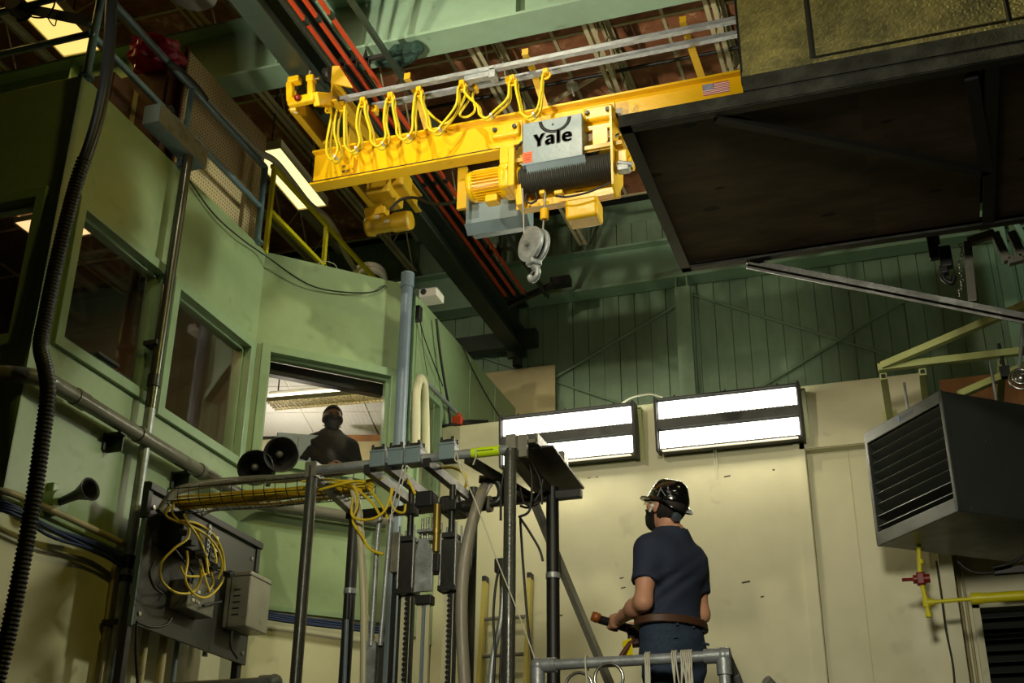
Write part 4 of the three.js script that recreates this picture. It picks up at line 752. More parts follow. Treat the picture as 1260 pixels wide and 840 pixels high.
  for (const [px, py] of [[234, 668], [244, 680], [240, 692], [262, 698], [282, 706], [225, 655]]) { const c = q(px, py, .2), m = obj('plug', rbox(.05, .035, .06, .006), M.black, b); m.position.copy(c); m.rotation.set(.4, px * .1, .3); }
}
{ // wire mesh cable tray with yellow cables leading to the frame
  const t = thing('cable_tray', 'black wire basket tray full of yellow cables from the board to the frame', 'cable tray', [0, 0, 0]);
  const a = V(-4.28, 4.10, -6.35), b = V(-3.35, 3.92, -5.95);
  const A = onX(215, 624, -4.18), B = onZ(455, 604, -6.2);
  const at = (s, o, u) => A.clone().lerp(B, s).add(V(0, u, 0)).add(V(o * .2, 0, o));
  const w = []; for (const [o, u] of [[-.12, 0], [0, 0], [.12, 0], [-.13, .07], [.13, .07]]) w.push(rod(at(0, o, u), at(1, o, u), .0035, .0035, 5));
  for (let k = 0; k <= 18; k++) { const s = k / 18; w.push(tube([at(s, -.13, .08), at(s, -.12, 0), at(s, .12, 0), at(s, .13, .08)], .003, 12, 5)); }
  obj('wire_basket', w, M.black, t);
  const R = rng(12), c = []; for (let k = 0; k < 16; k++) { const o0 = (R() - .5) * .2, u = .015 + R() * .05; c.push(tube([0, .25, .5, .75, 1].map(s => at(s, o0 + (R() - .5) * .05, u + (R() - .5) * .015)), .0075, 36, 6)); }
  const yc = obj('yellow_cable', c, M.cordYellow, t); 
  tag(obj('grey_hose', [tube([onX(196, 630, -4.2), onX(215, 606, -4.16), onX(250, 596, -4.05), onZ(310, 590, -6.35), onZ(360, 588, -6.15), onZ(450, 575, -6.05)], .026, 70, 12)], M.pipeGrey), 'fat grey hose arching above the yellow cable tray', 'hose');
  tag(obj('steel_conduit', [tube([onX(248, 632, -4.2), onX(262, 626, -4.15), onZ(330, 622, -6.5), onZ(440, 606, -6.3)], .018, 50, 10)], M.galv), 'thin steel conduit below the yellow cable tray', 'conduit');
  const s = obj('stub_box', rbox(.09, .11, .07, .008), M.tan); s.position.set(XB + .06, 3.86, -7.2); tag(s, 'small beige junction box on the green wall behind the equipment board', 'box');
  tag(obj('stub_conduit', rod([XB + .05, 3.82, -7.2], [XB + .05, 3.2, -7.2], .018), M.galv), 'short conduit below the beige junction box behind the equipment board', 'conduit');
}
{ // pipes rising from the floor behind the equipment board
  const S = [[[181, 770], [178, 860], .022, M.tan, 'pale pipe, left of the three rising behind the equipment board'], [[203, 778], [190, 860], .026, M.tan, 'pale slanted pipe, middle of the three rising behind the equipment board'], [[219, 784], [214, 860], .016, M.conduitBlue, 'thin blue-grey pipe, right of the three rising behind the equipment board']];
  for (const [p, q, r, m, l] of S) { const a = onX(p[0], p[1], -4.42), b = onX(q[0], q[1], -4.42), d = b.clone().sub(a), e = a.clone().addScaledVector(d, (0 - a.y) / d.y); e.y = 0; tag(obj('floor_pipe', rod(V(a.x, a.y + .25, a.z), V(a.x, 0, a.z), r), m), l, 'pipe'); }
}
// ---------------------------------------------------------------- pipe frame with the hanging test rig
const TY = 3.85, XL = -3.08, XRt = -1.945, ZN = -5.76, ZF = -6.42;
{
  const t = thing('steel_gantry', 'tall dark steel pipe frame standing below the corner window', 'frame', [0, 0, 0]);
  obj('front_rail', rod([XL - .02, TY, ZN], [XRt, TY, ZN], .025, .025, 18), M.galv, t);
  obj('rear_rail', rbox(XRt - XL + .3, .05, .05, .006, [(XL + XRt) / 2 + .05, TY - .05, ZF]), M.darkSteel, t);
  obj('side_rail', bar([XL, TY - .02, ZN], [XL - .06, TY - .03, ZF], .045, .045), M.darkSteel, t); obj('side_rail', bar([XRt + .01, TY - .02, ZN], [XRt + .01, TY - .02, ZF], .045, .05), M.darkSteel, t);
  for (const [x, z, m, r] of [[XL, ZN, M.postPaint, .031], [XRt, ZN - .005, M.postPaint, .032], [XL - .05, ZF, M.darkSteel, .034], [XRt + .03, ZF, M.black, .036]]) { const p = obj('post', rod([x, 0, z], [x, TY + (z === ZN ? .02 : 0), z], r, r, 20), m, t); if (z === ZF) obj('post_clamp', rod([x, 3.33, z], [x, 3.36, z], r + .004, r + .004, 20), M.galv, p); }
  obj('corner_bracket', [rbox(.07, .09, .06, .006, [XL, TY + .0, ZN]), rbox(.055, .11, .10, .004, [XRt + .0, TY + .03, ZN - .05]), rbox(.05, .12, .03, .004, [XRt + .05, TY + .03, ZN - .06])], M.pipeGrey, t);
  obj('cross_beam', [-2.74, -2.62, -2.40].map(x => bar([x, TY - .035, ZN + .03], [x + .02, TY - .045, ZF - .04], .04, .05)).concat(bar([-2.18, TY - .03, ZN], [-2.05, TY - .04, ZF], .04, .04)), M.darkSteel, t);
  obj('tape_label', rod([-2.155, TY, ZN], [-2.0, TY, ZN], .0268, .0268, 18), plain(0xc8e81e, .4), t);
  obj('tape_print', box(.09, .006, .001, [-2.075, TY, ZN + .0272]), plain(0x4a5a10, .6), t);
  for (const x of [-2.68, -2.575, -2.475, -2.285]) {
    const c = obj('rail_clamp', [rbox(.088, .085, .09, .006, [x, TY + .01, ZN]), rbox(.088, .012, .1, .003, [x, TY + .055, ZN])], M.greyPaint, t);
    obj('clamp_bolt', [[-.03, .03], [.03, .03], [-.03, -.03], [.03, -.03]].map(([a, b]) => rod([x + a, TY + .05, ZN + b], [x + a, TY + .095, ZN + b], .012, .009, 6)).concat(rbox(.07, .03, .06, .004, [x, TY + .07, ZN])), M.darkSteel, c);
  }
  obj('diagonal_brace', bar([XRt - .08, TY - .06, ZF + .02], [-1.28, 1.5, -7.4], .045, .03), M.pipeGrey, t);
  // plates at the right end
  const p = obj('end_plate', [xf(box(.30, .012, .62), [XRt + .02, TY + .06, -6.28], [-.06, .0, -.02])], M.darkSteel, t);
  obj('end_channel', [box(.1, .02, .6, [XRt + .05, TY + .09, -6.2]), box(.012, .06, .6, [XRt + .1, TY + .10, -6.2]), rbox(.14, .09, .1, .01, [XRt + .06, TY + .13, -6.36])], M.pipeGrey, t);
}
{ // vertical actuators hanging in the frame
  const zA = -6.02;
  const mk = (x, z, label) => {
    const t = thing('linear_actuator', label, 'actuator', [x, 0, z], 0);
    obj('drive_head', [rbox(.09, .26, .09, .008, [0, 3.34, 0]), rbox(.075, .03, .10, .004, [0, 3.49, 0]), rbox(.1, .03, .11, .004, [0, 3.205, 0])], M.darkSteel, t);
    obj('tie_rod', [-1, 1].flatMap(s => [-1, 1].map(q => rod([s * .042, 3.19, q * .042], [s * .042, 3.56, q * .042], .006))), M.steel, t);
    obj('hanger', [rod([0, 3.5, 0], [0, 3.78, 0], .018), rbox(.07, .06, .07, .006, [0, 3.66, 0])], M.darkSteel, t);
    obj('guide_rail', box(.062, 3.15, .012, [0, 1.62, .0]), M.cream, t);
    obj('back_rail', [box(.03, 3.17, .03, [0, 1.62, -.04])], M.darkSteel, t);
    const teeth = []; for (let k = 0; k < 62; k++) teeth.push(box(.017, .017, .012, [.004, 1.6 + k * .0262, .013], [0, 0, Math.PI / 4]));
    obj('toothed_rack', [box(.010, 3.15, .012, [.016, 1.62, .013]), ...teeth], M.black, t);
    obj('edge_rail', box(.012, 3.15, .03, [.036, 1.62, .005]), M.darkSteel, t);
    return t;
  };
  mk(-2.60, zA, 'left toothed rack actuator hanging in the pipe frame');
  mk(-2.36, zA, 'right toothed rack actuator hanging in the pipe frame');
  const c = thing('sensor_carriage', 'silver bracket carriage between the two hanging toothed racks', 'bracket', [-2.485, 0, zA + .03]);
  obj('bracket_plate', [plate([[-.045, 0], [.05, 0], [.05, .2], [.02, .27], [-.03, .27], [-.045, .2]], .012, [0, 3.19, .03], [0, 0, 0], .002), box(.1, .014, .07, [0, 3.47, 0]), box(.1, .014, .07, [0, 3.52, 0])], M.galv, c);
  obj('spacer_rod', [-.03, .0, .03].map(x => rod([x, 3.46, .0], [x, 3.6, .0], .008)), M.chrome, c);
  obj('twin_rail', [box(.026, 3.1, .02, [-.026, 1.6, 0]), box(.022, 3.1, .02, [.02, 1.6, 0])], M.cream, c);
  obj('centre_strip', box(.012, 3.1, .012, [0, 1.6, .006]), M.conduitBlue, c);
  obj('brass_cylinder', [rod([.06, 3.40, .02], [.06, 3.66, .02], .020, .022, 16), rod([.06, 3.50, .02], [.06, 3.52, .02], .025, .026, 16)], M.brass, c);
  obj('black_block', [rbox(.06, .1, .08, .006, [.055, 3.34, .0]), rbox(.09, .05, .06, .006, [.0, 3.15, .0]), rbox(.1, .09, .1, .01, [-.02, 3.70, -.02])], M.black, c);
  const d = thing('steel_channel', 'bright galvanised channel and twin rods hanging at the left of the racks', 'channel', [-2.735, 0, zA + .08]);
  obj('twin_rod', [tube([[-.01, 3.62, 0], [-.018, 3.5, 0], [-.02, 3.2, 0], [-.022, 2.92, 0]], .015, 30), tube([[.055, 3.62, 0], [.05, 3.5, 0], [.04, 3.2, 0], [.03, 2.92, 0]], .014, 30)], M.galv, d);
  obj('channel', [box(.065, 2.95, .008, [-.025, 1.47, .0]), box(.008, 2.95, .04, [-.055, 1.47, -.02])], M.galv, d);
  obj('cover_strip', box(.045, 2.94, .006, [.02, 1.47, -.02]), M.postPaint, d);
  const b = thing('black_rail_set', 'dark rails and blocks between the channel and the left rack', 'rail', [-2.675, 0, zA - .02]);
  obj('rail', [box(.018, 3.3, .03, [-.01, 1.68, 0]), box(.03, 3.2, .02, [.03, 1.64, -.01])], M.darkSteel, b);
  obj('link', Array.from({ length: 90 }, (_, k) => box(.014, .02, .02, [.0, 1.4 + k * .021, .02])), M.black, b);
  obj('block', [rbox(.05, .22, .06, .006, [.01, 3.42, .04]), box(.018, .2, .01, [-.015, 3.42, .075])], M.pipeGrey, b);
  const g = thing('gear_reducer', 'dark gearbox and motor under the frame crossbeams above the right rack', 'gearbox', [-2.38, 3.68, -6.1]);
  obj('gear_housing', [rbox(.12, .1, .16, .02), rod([.06, .0, 0], [.2, 0, 0], .035, .035, 18)], M.darkSteel, g);
  obj('elbow', tube([[.2, 0, 0], [.25, .01, 0], [.27, .06, 0], [.25, .12, .02], [.16, .13, .05]], .022, 30), M.darkSteel, g);
  obj('flange', rod([.19, 0, 0], [.215, 0, 0], .045, .045, 18), M.pipeGrey, g);
}
{ // hoses and cables of the frame
  const q = (px, py, z = -5.95) => onZ(px, py, z);
  tag(obj('ribbed_grey_hose', tube([q(612, 586, -6.25), q(606, 588, -6.2), q(598, 597, -6.1), q(588, 620), q(577, 660), q(570, 705), q(568, 760), q(572, 850), onZ(573, 905, -5.95)], .031, 120, 14), M.greyHose), 'fat grey hose curving down inside the right half of the pipe frame', 'hose');
  tag(obj('cream_hose', tube([q(430, 592, -6.1), q(436, 606), q(441, 630), q(445, 680), q(448, 740), q(448, 850), q(448, 920)], .022, 90, 14), M.cream), 'cream hose hanging down in the left half of the pipe frame', 'hose');
  const y = thing('frame_yellow_cords', 'yellow cords draped around the top of the pipe frame', 'cords', [0, 0, 0]);
  [[[372, 592], [400, 590], [430, 592], [462, 590], [470, 588]], [[420, 593], [436, 600], [440, 622], [434, 640], [446, 660], [455, 675], [472, 682]], [[430, 596], [445, 606], [462, 624], [470, 640]], [[434, 612], [434, 635], [455, 639], [472, 630], [480, 612], [482, 600]], [[452, 598], [470, 622], [478, 640]], [[482, 580], [498, 586], [507, 600], [511, 608]], [[484, 600], [481, 615], [487, 628], [497, 630], [499, 620]], [[540, 576], [556, 575], [570, 582], [574, 592], [572, 600]], [[372, 600], [395, 594], [420, 598], [445, 602]], [[380, 606], [410, 598], [440, 592], [460, 596]]].forEach((r, i) => obj('cord', tube(r.map(p => q(p[0], p[1], -5.86 - (i % 3) * .04)), .0075, 50, 7), M.cordYellow, y));
  const k = thing('frame_black_cables', 'black cables hanging loosely at the right end of the pipe frame', 'cables', [0, 0, 0]);
  [[[620, 580], [617, 600], [616, 640]], [[640, 600], [645, 618], [655, 622], [664, 618]], [[640, 622], [650, 624], [664, 606], [668, 590]], [[638, 636], [650, 630], [654, 610], [652, 575], [646, 566]], [[640, 637], [652, 655], [664, 676], [668, 690]], [[640, 637], [644, 700], [652, 790], [664, 860]], [[616, 690], [610, 720], [607, 760], [609, 800], [607, 850]], [[622, 690], [621, 740], [617, 800], [615, 850]], [[655, 570], [664, 590], [667, 620]]].forEach((r, i) => obj('cable', tube(r.map(p => q(p[0], p[1], -5.98 - (i % 3) * .05)), .007, 40, 7), M.cableBlack, k));
  obj('cable_clip', [0, 1].map(i => { const p = q(615, 692 + i * 8, -6.0); return rbox(.05, .04, .04, .006, [p.x, p.y, p.z]); }), M.black, k);
  const w = thing('white_cords', 'thin white cords tied to the frame rail', 'cords', [0, 0, 0]);
  [[[496, 572], [492, 590], [486, 610], [482, 630], [484, 642]], [[500, 572], [494, 600], [488, 622], [477, 640]], [[562, 556], [566, 575], [574, 592], [586, 620], [612, 690], [640, 760], [668, 838]], [[560, 556], [560, 566], [566, 570], [575, 578]], [[585, 552], [586, 560], [582, 572]]].forEach(r => obj('cord', tube(r.map(p => q(p[0], p[1], -5.68)), .0035, 50, 6), M.cableWhite, w));
  const rd = onZ(428, 735, -6.2), rb = onZ(422, 880, -6.2);
  const lr = thing('black_rod', 'thin black rod leaning beside the left posts of the frame', 'rod', [0, 0, 0]);
  const dn = rb.clone().sub(rd).normalize(); const foot = rd.clone().addScaledVector(dn, -rd.y / dn.y);
  obj('shaft', rod(rd, foot, .011), M.conduitBlue, lr); obj('grip', rod(rd.clone().addScaledVector(dn, -.02), rd.clone().addScaledVector(dn, .12), .018), M.black, lr);
  const cp = thing('cable_conduit', 'bright steel conduit standing behind the right front post of the frame', 'conduit', [0, 0, 0]);
  const a = onZ(618, 700, -6.2); obj('pipe_length', tube([[a.x, a.y, a.z], [a.x, a.y - .25, a.z], [a.x - .05, a.y - .5, a.z], [a.x - .06, 1.5, a.z], [a.x - .06, 0, a.z]], .016, 50, 10), M.galv, cp);
  const b2 = onZ(571, 760, -6.05); tag(obj('short_conduit', rod([b2.x, b2.y, b2.z], [b2.x, 0, b2.z], .018), M.galv), 'bright upright conduit beside the fat grey hose', 'conduit');
  const b3 = onZ(583, 600, -6.35); tag(obj('inner_upright', rod([b3.x, b3.y, b3.z], [b3.x - .02, 0, b3.z], .028), M.postPaint), 'dark upright pipe behind the fat grey hose', 'pipe');
}
{ // ladder against the storeroom wall
  const l = thing('ladder', 'yellow fibreglass ladder leaning on the cream wall behind the frame', 'ladder', [-3.09, 0, -9.02], 0);
  for (const s of [-1, 1]) obj('side_rail', [bar([s * .185, 0, 1.05 * .35], [s * .185, 4.09, -.10], .03, .075), ], M.ladder, l);
  for (let k = 0; k < 13; k++) { const y = .29 + k * .29, z = .3675 - (y / 4.09) * .4675; obj('rung', rod([-.18, y, z], [.18, y, z], .016, .016, 10), M.pipeGrey, l); }
  for (const s of [-1, 1]) obj('end_cap', rbox(.036, .05, .08, .006, [s * .185, 4.09, -.10]), M.black, l);
}
// ---------------------------------------------------------------- lift platform with guard rail
const ZR = -5.62, XG0 = -1.752, XG1 = -.887, YG = 2.71, YP = 1.84;
{
  const t = thing('lift_platform', 'galvanised pipe guard rail around the platform the man stands on', 'platform', [0, 0, 0]);
  obj('top_rail', [rod([XG0, YG, ZR], [XG1, YG, ZR], .025, .025, 18)], M.galv, t);
  obj('side_rail', [rod([XG1 + .01, YG, ZR - .02], [XG1 + .02, YG - .07, ZR - .22], .024, .024, 16), rod([XG1 + .02, YG - .07, ZR - .22], [XG1 + .02, YP, ZR - .24], .024, .024, 16)], M.pipeGrey, t);
  for (const x of [XG0, XG1]) obj('post', rod([x, YP - .05, ZR], [x, YG, ZR], .025, .025, 18), M.galv, t);
  for (const x of [XG0, XG1]) for (const z of [-6.6]) obj('post', rod([x, YP - .05, z], [x, YP + .5, z], .025), M.galv, t);
  const fit = x => [rod([x + (x < -1.2 ? -.01 : .03), YG, ZR], [x + (x < -1.2 ? .09 : -.085), YG, ZR], .034, .034, 18), new THREE.SphereGeometry(.037, 18, 12).translate(x, YG, ZR), rod([x, YG, ZR], [x, YG - .085, ZR], .034, .034, 18)];
  obj('elbow_fitting', fit(XG0), M.galv, t); obj('elbow_fitting', fit(XG1), M.galv, t); obj('elbow_fitting', rod([XG1 + .012, YG - .05, ZR - .16], [XG1 + .02, YG - .10, ZR - .235], .031), M.galv, t);
  obj('deck', rbox(1.0, .05, 1.15, .006, [-1.32, YP - .03, -6.12]), M.darkSteel, t);
  obj('mast', [rbox(.3, YP - .05, .3, .02, [-1.32, (YP - .05) / 2, -6.12]), rbox(1.2, .16, 1.2, .03, [-1.32, .08, -6.12])], M.darkSteel, t);
  // rings hanging on the rail
  [[712, 838], [749, 833]].forEach(([px, py], i) => { const p = onZ(px, py, ZR + .03), r = i ? .066 : .062; const g = new THREE.TorusGeometry(r, .0075, 8, 40); const m = obj('steel_ring', g, M.chrome, scene); m.position.set(p.x, YG - .025 - r + .0 - (i ? -.012 : .022), ZR + .028); tag(m, i ? 'right of the two bright steel rings hanging on the guard rail' : 'left of the two bright steel rings hanging on the guard rail', 'ring'); });
  const R = rng(41);
  [[721, 1, 'single thin white cord tied on the guard rail above the left ring'], [797, 3, 'white cord tie on the guard rail, left of the three by the man'], [830, 3, 'white cord tie on the guard rail, middle of the three by the man'], [845, 6, 'thick bunch of white cords on the guard rail, right of the three by the man']].forEach(([px, n, lab]) => {
    const p = onZ(px, 806, ZR + .03), g = [];
    for (let k = 0; k < n; k++) { const x = p.x + (k - n / 2) * .009, d = (R() - .5) * .03; g.push(tube([[x, YG - .03, ZR - .02], [x, YG + .02, ZR - .024], [x, YG + .032, ZR], [x, YG + .018, ZR + .026], [x + .002, YG - .03, ZR + .032], [x + d, YG - .14, ZR + .034], [x + d * 1.3, YG - .30, ZR + .034]], .0042, 40, 6)); if (k % 2) g.push(tube([[x, YG - .03, ZR + .034], [x - d, YG - .15, ZR + .036], [x - d * .5, YG - .32, ZR + .036]], .004, 20, 6)); }
    tag(obj('cord_tie', g, M.cableWhite), lab, 'cord');
  });
  const s = onZ(948, 836, -5.9); tag(obj('pipe_stub', [rod([s.x - .02, s.y + .0, s.z], [s.x + .06, s.y - .09, s.z - .1], .025), rod([s.x + .06, s.y - .09, s.z - .1], [s.x + .06, 0, s.z - .1], .022)], M.pipeGrey), 'short pipe end at the bottom edge right of the guard rail', 'pipe');
  // nearer guard rail at the bottom left
  const n = thing('guard_rail', 'galvanised pipe rail end at the bottom left below the equipment board', 'handrail', [0, 0, 0]);
  const a = onZ(235, 845, -5.0), b = onZ(338, 838, -5.0), y = (a.y + b.y) / 2;
  obj('top_rail', rod([a.x - .5, y, -5.0], [b.x, y, -5.0], .024, .024, 16), M.galv, n);
  obj('elbow_fitting', [rod([b.x - .07, y, -5], [b.x + .01, y, -5], .033), new THREE.SphereGeometry(.035, 16, 12).translate(b.x, y, -5), rod([b.x, y, -5], [b.x, y - .07, -5], .033)], M.galv, n);
  obj('post', [rod([b.x, 0, -5.0], [b.x, y, -5.0], .024), rod([a.x - .5, 0, -5.0], [a.x - .5, y, -5.0], .024)], M.galv, n);
}
// ---------------------------------------------------------------- raised plywood-floored plant room at upper right
{
  const y = 5.13, x0 = -1.12, zf = -4.94, zb = -6.48, x1 = 3.6;
  const t = thing('loft_enclosure', 'dark raised plywood platform with a metal-panelled box on top at upper right', 'platform', [0, 0, 0]);
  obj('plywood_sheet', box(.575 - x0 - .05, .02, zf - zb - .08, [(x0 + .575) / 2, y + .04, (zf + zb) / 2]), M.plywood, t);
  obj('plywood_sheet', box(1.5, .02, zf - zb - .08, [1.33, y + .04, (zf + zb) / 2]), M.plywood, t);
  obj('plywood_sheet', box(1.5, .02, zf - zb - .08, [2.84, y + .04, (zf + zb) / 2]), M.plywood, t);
  obj('edge_angle', [box(.012, .07, zf - zb, [x0, y + .035, (zf + zb) / 2]), box(.055, .01, zf - zb, [x0 + .028, y + .0, (zf + zb) / 2]), box(x1 - x0, .07, .012, [(x0 + x1) / 2, y + .035, zf]), box(x1 - x0, .01, .05, [(x0 + x1) / 2, y, zf - .025]), box(x1 - x0, .07, .012, [(x0 + x1) / 2, y + .035, zb]), box(x1 - x0, .01, .05, [(x0 + x1) / 2, y, zb + .025])], M.darkSteel, t);
  obj('floor_bearer', [box(.06, .03, zf - zb - .1, [.59, y + .012, (zf + zb) / 2]), bar([-.66, y + .0, zf - .06], [.58, y + .0, -5.9], .05, .03, [0, 1, 0]), bar([.50, y + .0, zf - .1], [.58, y + .0, -5.9], .06, .03, [0, 1, 0])], M.black, t);
  const xl = -.515, b0 = 5.285, bh = 1.7;
  obj('box_wall', [box(x1 - xl, bh, .02, [(x0 + x1) / 2 + .3, b0 + bh / 2, zf - .03]), box(.02, bh, 1.5, [xl + .0, b0 + bh / 2, zf - .78]), box(x1 - xl, .02, 1.5, [(x1 + xl) / 2, b0 + bh, zf - .78]), box(x1 - xl, bh, .02, [(x1 + xl) / 2, b0 + bh / 2, zf - 1.52])], M.black, t);
  const pw = [[xl, -.19, .0], [-.17, .685, .045], [.70, 1.55, .045], [1.565, 2.4, .045]];
  for (const [a, b, l] of pw) obj('zinc_panel', rbox(b - a - .006, bh - l - .02, .016, .004, [(a + b) / 2, b0 + l + (bh - l) / 2, zf - .012]), M.zincPanel, t);
  obj('base_flashing', [box(x1 - xl, .035, .03, [(x1 + xl) / 2, b0 + .016, zf - .012])], M.zincPanel, t);
  obj('base_channel', [box(x1 - xl, .085, .04, [(x1 + xl) / 2, b0 - .043, zf - .004])], M.darkSteel, t);
  const st = tag(obj('steel_strut', [bar([-.74, y - .0, zb - .01], [1.6, 4.24, zb - .1], .05, .012, [0, 1, .2]), bar([-.74, y + .01, zb - .03], [1.6, 4.25, zb - .12], .012, .06, [0, 1, .2])], M.darkSteel), 'long dark angle-iron strut sloping down to the right below the platform', 'strut');
  // supports outside the frame on the right
  obj('support_post', [box(.1, y, .1, [3.4, y / 2, zf - .1]), box(.1, y, .1, [3.4, y / 2, zb + .1])], M.darkSteel, t);
}
{ // chain hoist and tube bracket at the right edge
  const z = -6.9, h = thing('chain_hoist', 'small black chain hoist hanging under the platform edge at right', 'hoist', onZ(1157, 318, z));
  obj('body', [rbox(.06, .16, .05, .008, [-.03, .08, 0]), rbox(.07, .14, .06, .01, [.03, .0, 0])], M.black, h);
  obj('hook', [tube([[.01, -.06, 0], [.0, -.13, 0], [.04, -.17, 0], [.06, -.13, 0]], .018, 24), rbox(.05, .06, .05, .01, [.01, -.08, 0])], M.black, h);
  obj('suspension', rod([0, .1, 0], [0, .32, 0], .015), M.black, h);
  const b = thing('tube_bracket', 'bent grey square tube bracket hanging at the right edge of the photo', 'bracket', [0, 0, 0]);
  const P = [[1197, 372], [1190, 298], [1224, 287], [1240, 322], [1259, 317], [1244, 286]].map(p => onZ(p[0], p[1], z));
  for (let k = 0; k + 1 < P.length; k++) obj('tube_length', rbar(P[k], P[k + 1], .048, .048, .006), M.pipeGrey, b);
  const c = thing('lifting_chain', 'bright chain hanging beside the bent grey tube bracket', 'chain', [0, 0, 0]);
  for (let k = 0; k < 12; k++) { const p = onZ(1182 + Math.sin(k) * 1.5, 302 + k * 5.4, z + .05), g = new THREE.TorusGeometry(.013, .0045, 6, 14).scale(.75, 1, 1).rotateY(k % 2 * 1.4 + .3); const m = obj('link', g, M.chrome, c); m.position.copy(p); }
  // pale green steel beyond
  const p = thing('green_frame', 'pale green steel uprights and girder end at the far right under the platform', 'frame', [0, 0, 0]);
  obj('upright', [[1236, 16], [1254, 6]].map(([px, w]) => { const q = onZ(px, 330, -11.1); return box(w * .006 + .02, 4.4, .1, [q.x, 6.0, -11.1]); }), M.greenSteel, p);
  const q = onZ(1255, 300, -11.0); obj('bracing', [bar([q.x - .08, q.y + .5, -11.02], [q.x + .3, q.y - .8, -11.02], .05, .03), box(1.2, .12, .06, [q.x + .2, q.y + .35, -11.03])], M.greenSteel, p);
}
// ---------------------------------------------------------------- unit heater on its bracket
{
  const f = thing('heater_bracket', 'pale green square-tube bracket frame above the unit heater', 'bracket', [0, 0, 0]);
  const y = 5.1, zt = -8.34, S = .05;
  const X = [-.082, .179, .694];
  for (const x of X) { const a = obj('support_arm', rbox(S, S, zt - ZW, .004, [x, y, (zt + ZW) / 2]), M.tubeGreen, f); obj('open_end', box(.03, .03, .004, [x, y, zt + .001]), M.black, a); obj('wall_plate', box(.1, .14, .012, [x, y, ZW + .006 - (x > XR ? .36 : 0)]), M.tubeGreen, a); if (x > XR) obj('arm_extension', box(S, S, .4, [x, y, ZW - .18]), M.tubeGreen, a); }
  obj('cross_tube', [rbar([X[0] - .03, y + .052, zt + .03], [1.6, y + .052, zt + .03], S, S, .004)], M.tubeGreen, f);
  const e = onZ(1262, 366, -7.7);
  obj('diagonal_tube', [rbar([X[0] + .0, y + .055, zt + .05], onY(1232, 388, y + .2).toArray(), S, S, .004), rbar(onY(1232, 388, y + .2).toArray(), [1.7, y + .35, -7.6], S, S, .004), rbar([.41, y - .05, -8.72], [1.1, y - .05, -8.1], S, S, .004), rbox(.16, .02, .1, .004, onY(1228, 389, y + .22).toArray())], M.tubeGreen, f);
  obj('drop_rod', [[.05, -8.55], [.62, -8.35]].map(([x, z]) => rod([x, 4.82, z], [x, y + .02, z], .009)), M.galv, f);
  obj('rod_block', [rbox(.06, .08, .05, .006, [.70, y - .09, -8.3]), rod([.70, y - .08, -8.3], [.69, y + .12, -8.3], .012)], M.black, f);

  const ang = Math.atan2(.62, .78), h = thing('unit_heater', 'grey unit heater with angled louvre blades hung in front of the cream wall', 'heater', [.27, 0, -8.0], 0);
  // local: x runs right along the side face, z towards the front edge; the louvred face looks along -x
  h.rotation.y = Math.atan2(.62, .78);
  const W = .83, D = 1.15, y0 = 3.99, y1 = 4.80, T = .012;
  obj('casing', [box(D, T, W, [D / 2, y1, -W / 2]), box(D, T, W, [D / 2, y0, -W / 2]), box(D, y1 - y0, T, [D / 2, (y0 + y1) / 2, 0]), box(D, y1 - y0, T, [D / 2, (y0 + y1) / 2, -W]), box(T, y1 - y0, W, [D, (y0 + y1) / 2, -W / 2])], M.heater, h);
  obj('front_frame', [rbox(.03, .085, W + .02, .006, [-.005, y1 - .035, -W / 2]), rbox(.03, .095, W + .02, .006, [-.005, y0 + .04, -W / 2]), rbox(.03, y1 - y0, .03, .006, [-.005, (y0 + y1) / 2, 0]), rbox(.03, y1 - y0, .035, .006, [-.005, (y0 + y1) / 2, -W])], M.heater, h);
  for (let k = 0; k < 9; k++) obj('louvre_blade', box(.085, .006, W - .04, [.03, y0 + .115 + k * .073, -W / 2], [0, 0, -.55 + (k < 2 ? .3 : 0)]), M.heater, h);
  for (let k = 0; k < 8; k++) obj('heat_exchanger_tube', [lathe([[0, 0], [.034, .2], [.036, .8], [.03, 1]], [.14, y1 - .24, -W + .10 + k * .08], [.30, y1 - .20, -W + .10 + k * .08], 14)], M.pipeGrey, h);
  for (let k = 0; k < 8; k++) obj('burner_tube', rod([.16, y1 - .38, -W + .10 + k * .08], [.5, y1 - .38, -W + .10 + k * .08], .02), M.steel, h);
  obj('inner_back', box(.01, y1 - y0 - .03, W - .03, [.5, (y0 + y1) / 2, -W / 2]), M.black, h);
  const lg = obj('badge', plate([[0, 0], [.012, .02], [0, .045], [-.012, .02]], .002, [-.0215, y1 - .055, -W * .52], [0, -Math.PI / 2, 0]), plain(0x2a62b0, .4), h);
  obj('badge_lettering', [...Array.from({ length: 8 }, (_, k) => box(.001, .016, .011, [-.021, y1 - .03, -W * .52 + .03 + k * .016])), ...Array.from({ length: 8 }, (_, k) => box(.001, .004, .011, [-.021, y1 - .048, -W * .52 + .03 + k * .016]))], plain(0x3a4048, .5), h);
  obj('screw_head', [[.7, y1 - .05], [.72, y1 - .11], [.3, y1 - .3]].map(([x, yy]) => rod([x, yy, .005], [x, yy, .012], .008)).concat([.1, .35, .6].map(x => rod([x, y0 + .03, .005], [x, y0 + .03, .012], .007))), M.chrome, h);
  obj('rear_fan_guard', new THREE.TorusGeometry(.28, .01, 8, 28).rotateY(Math.PI / 2).translate(D + .01, (y0 + y1) / 2, -W / 2), M.black, h);
  const z = -8.72, G = (px, py) => onZ(px, py, z);
  const g = thing('gas_pipe', 'thin yellow gas pipe with red valve below the unit heater', 'pipe', [0, 0, 0]);
  const a = G(1131, 676), v = G(1133, 712), c = G(1140, 741), d = G(1143, 757), e2 = G(1198, 732), x2 = 2.4;
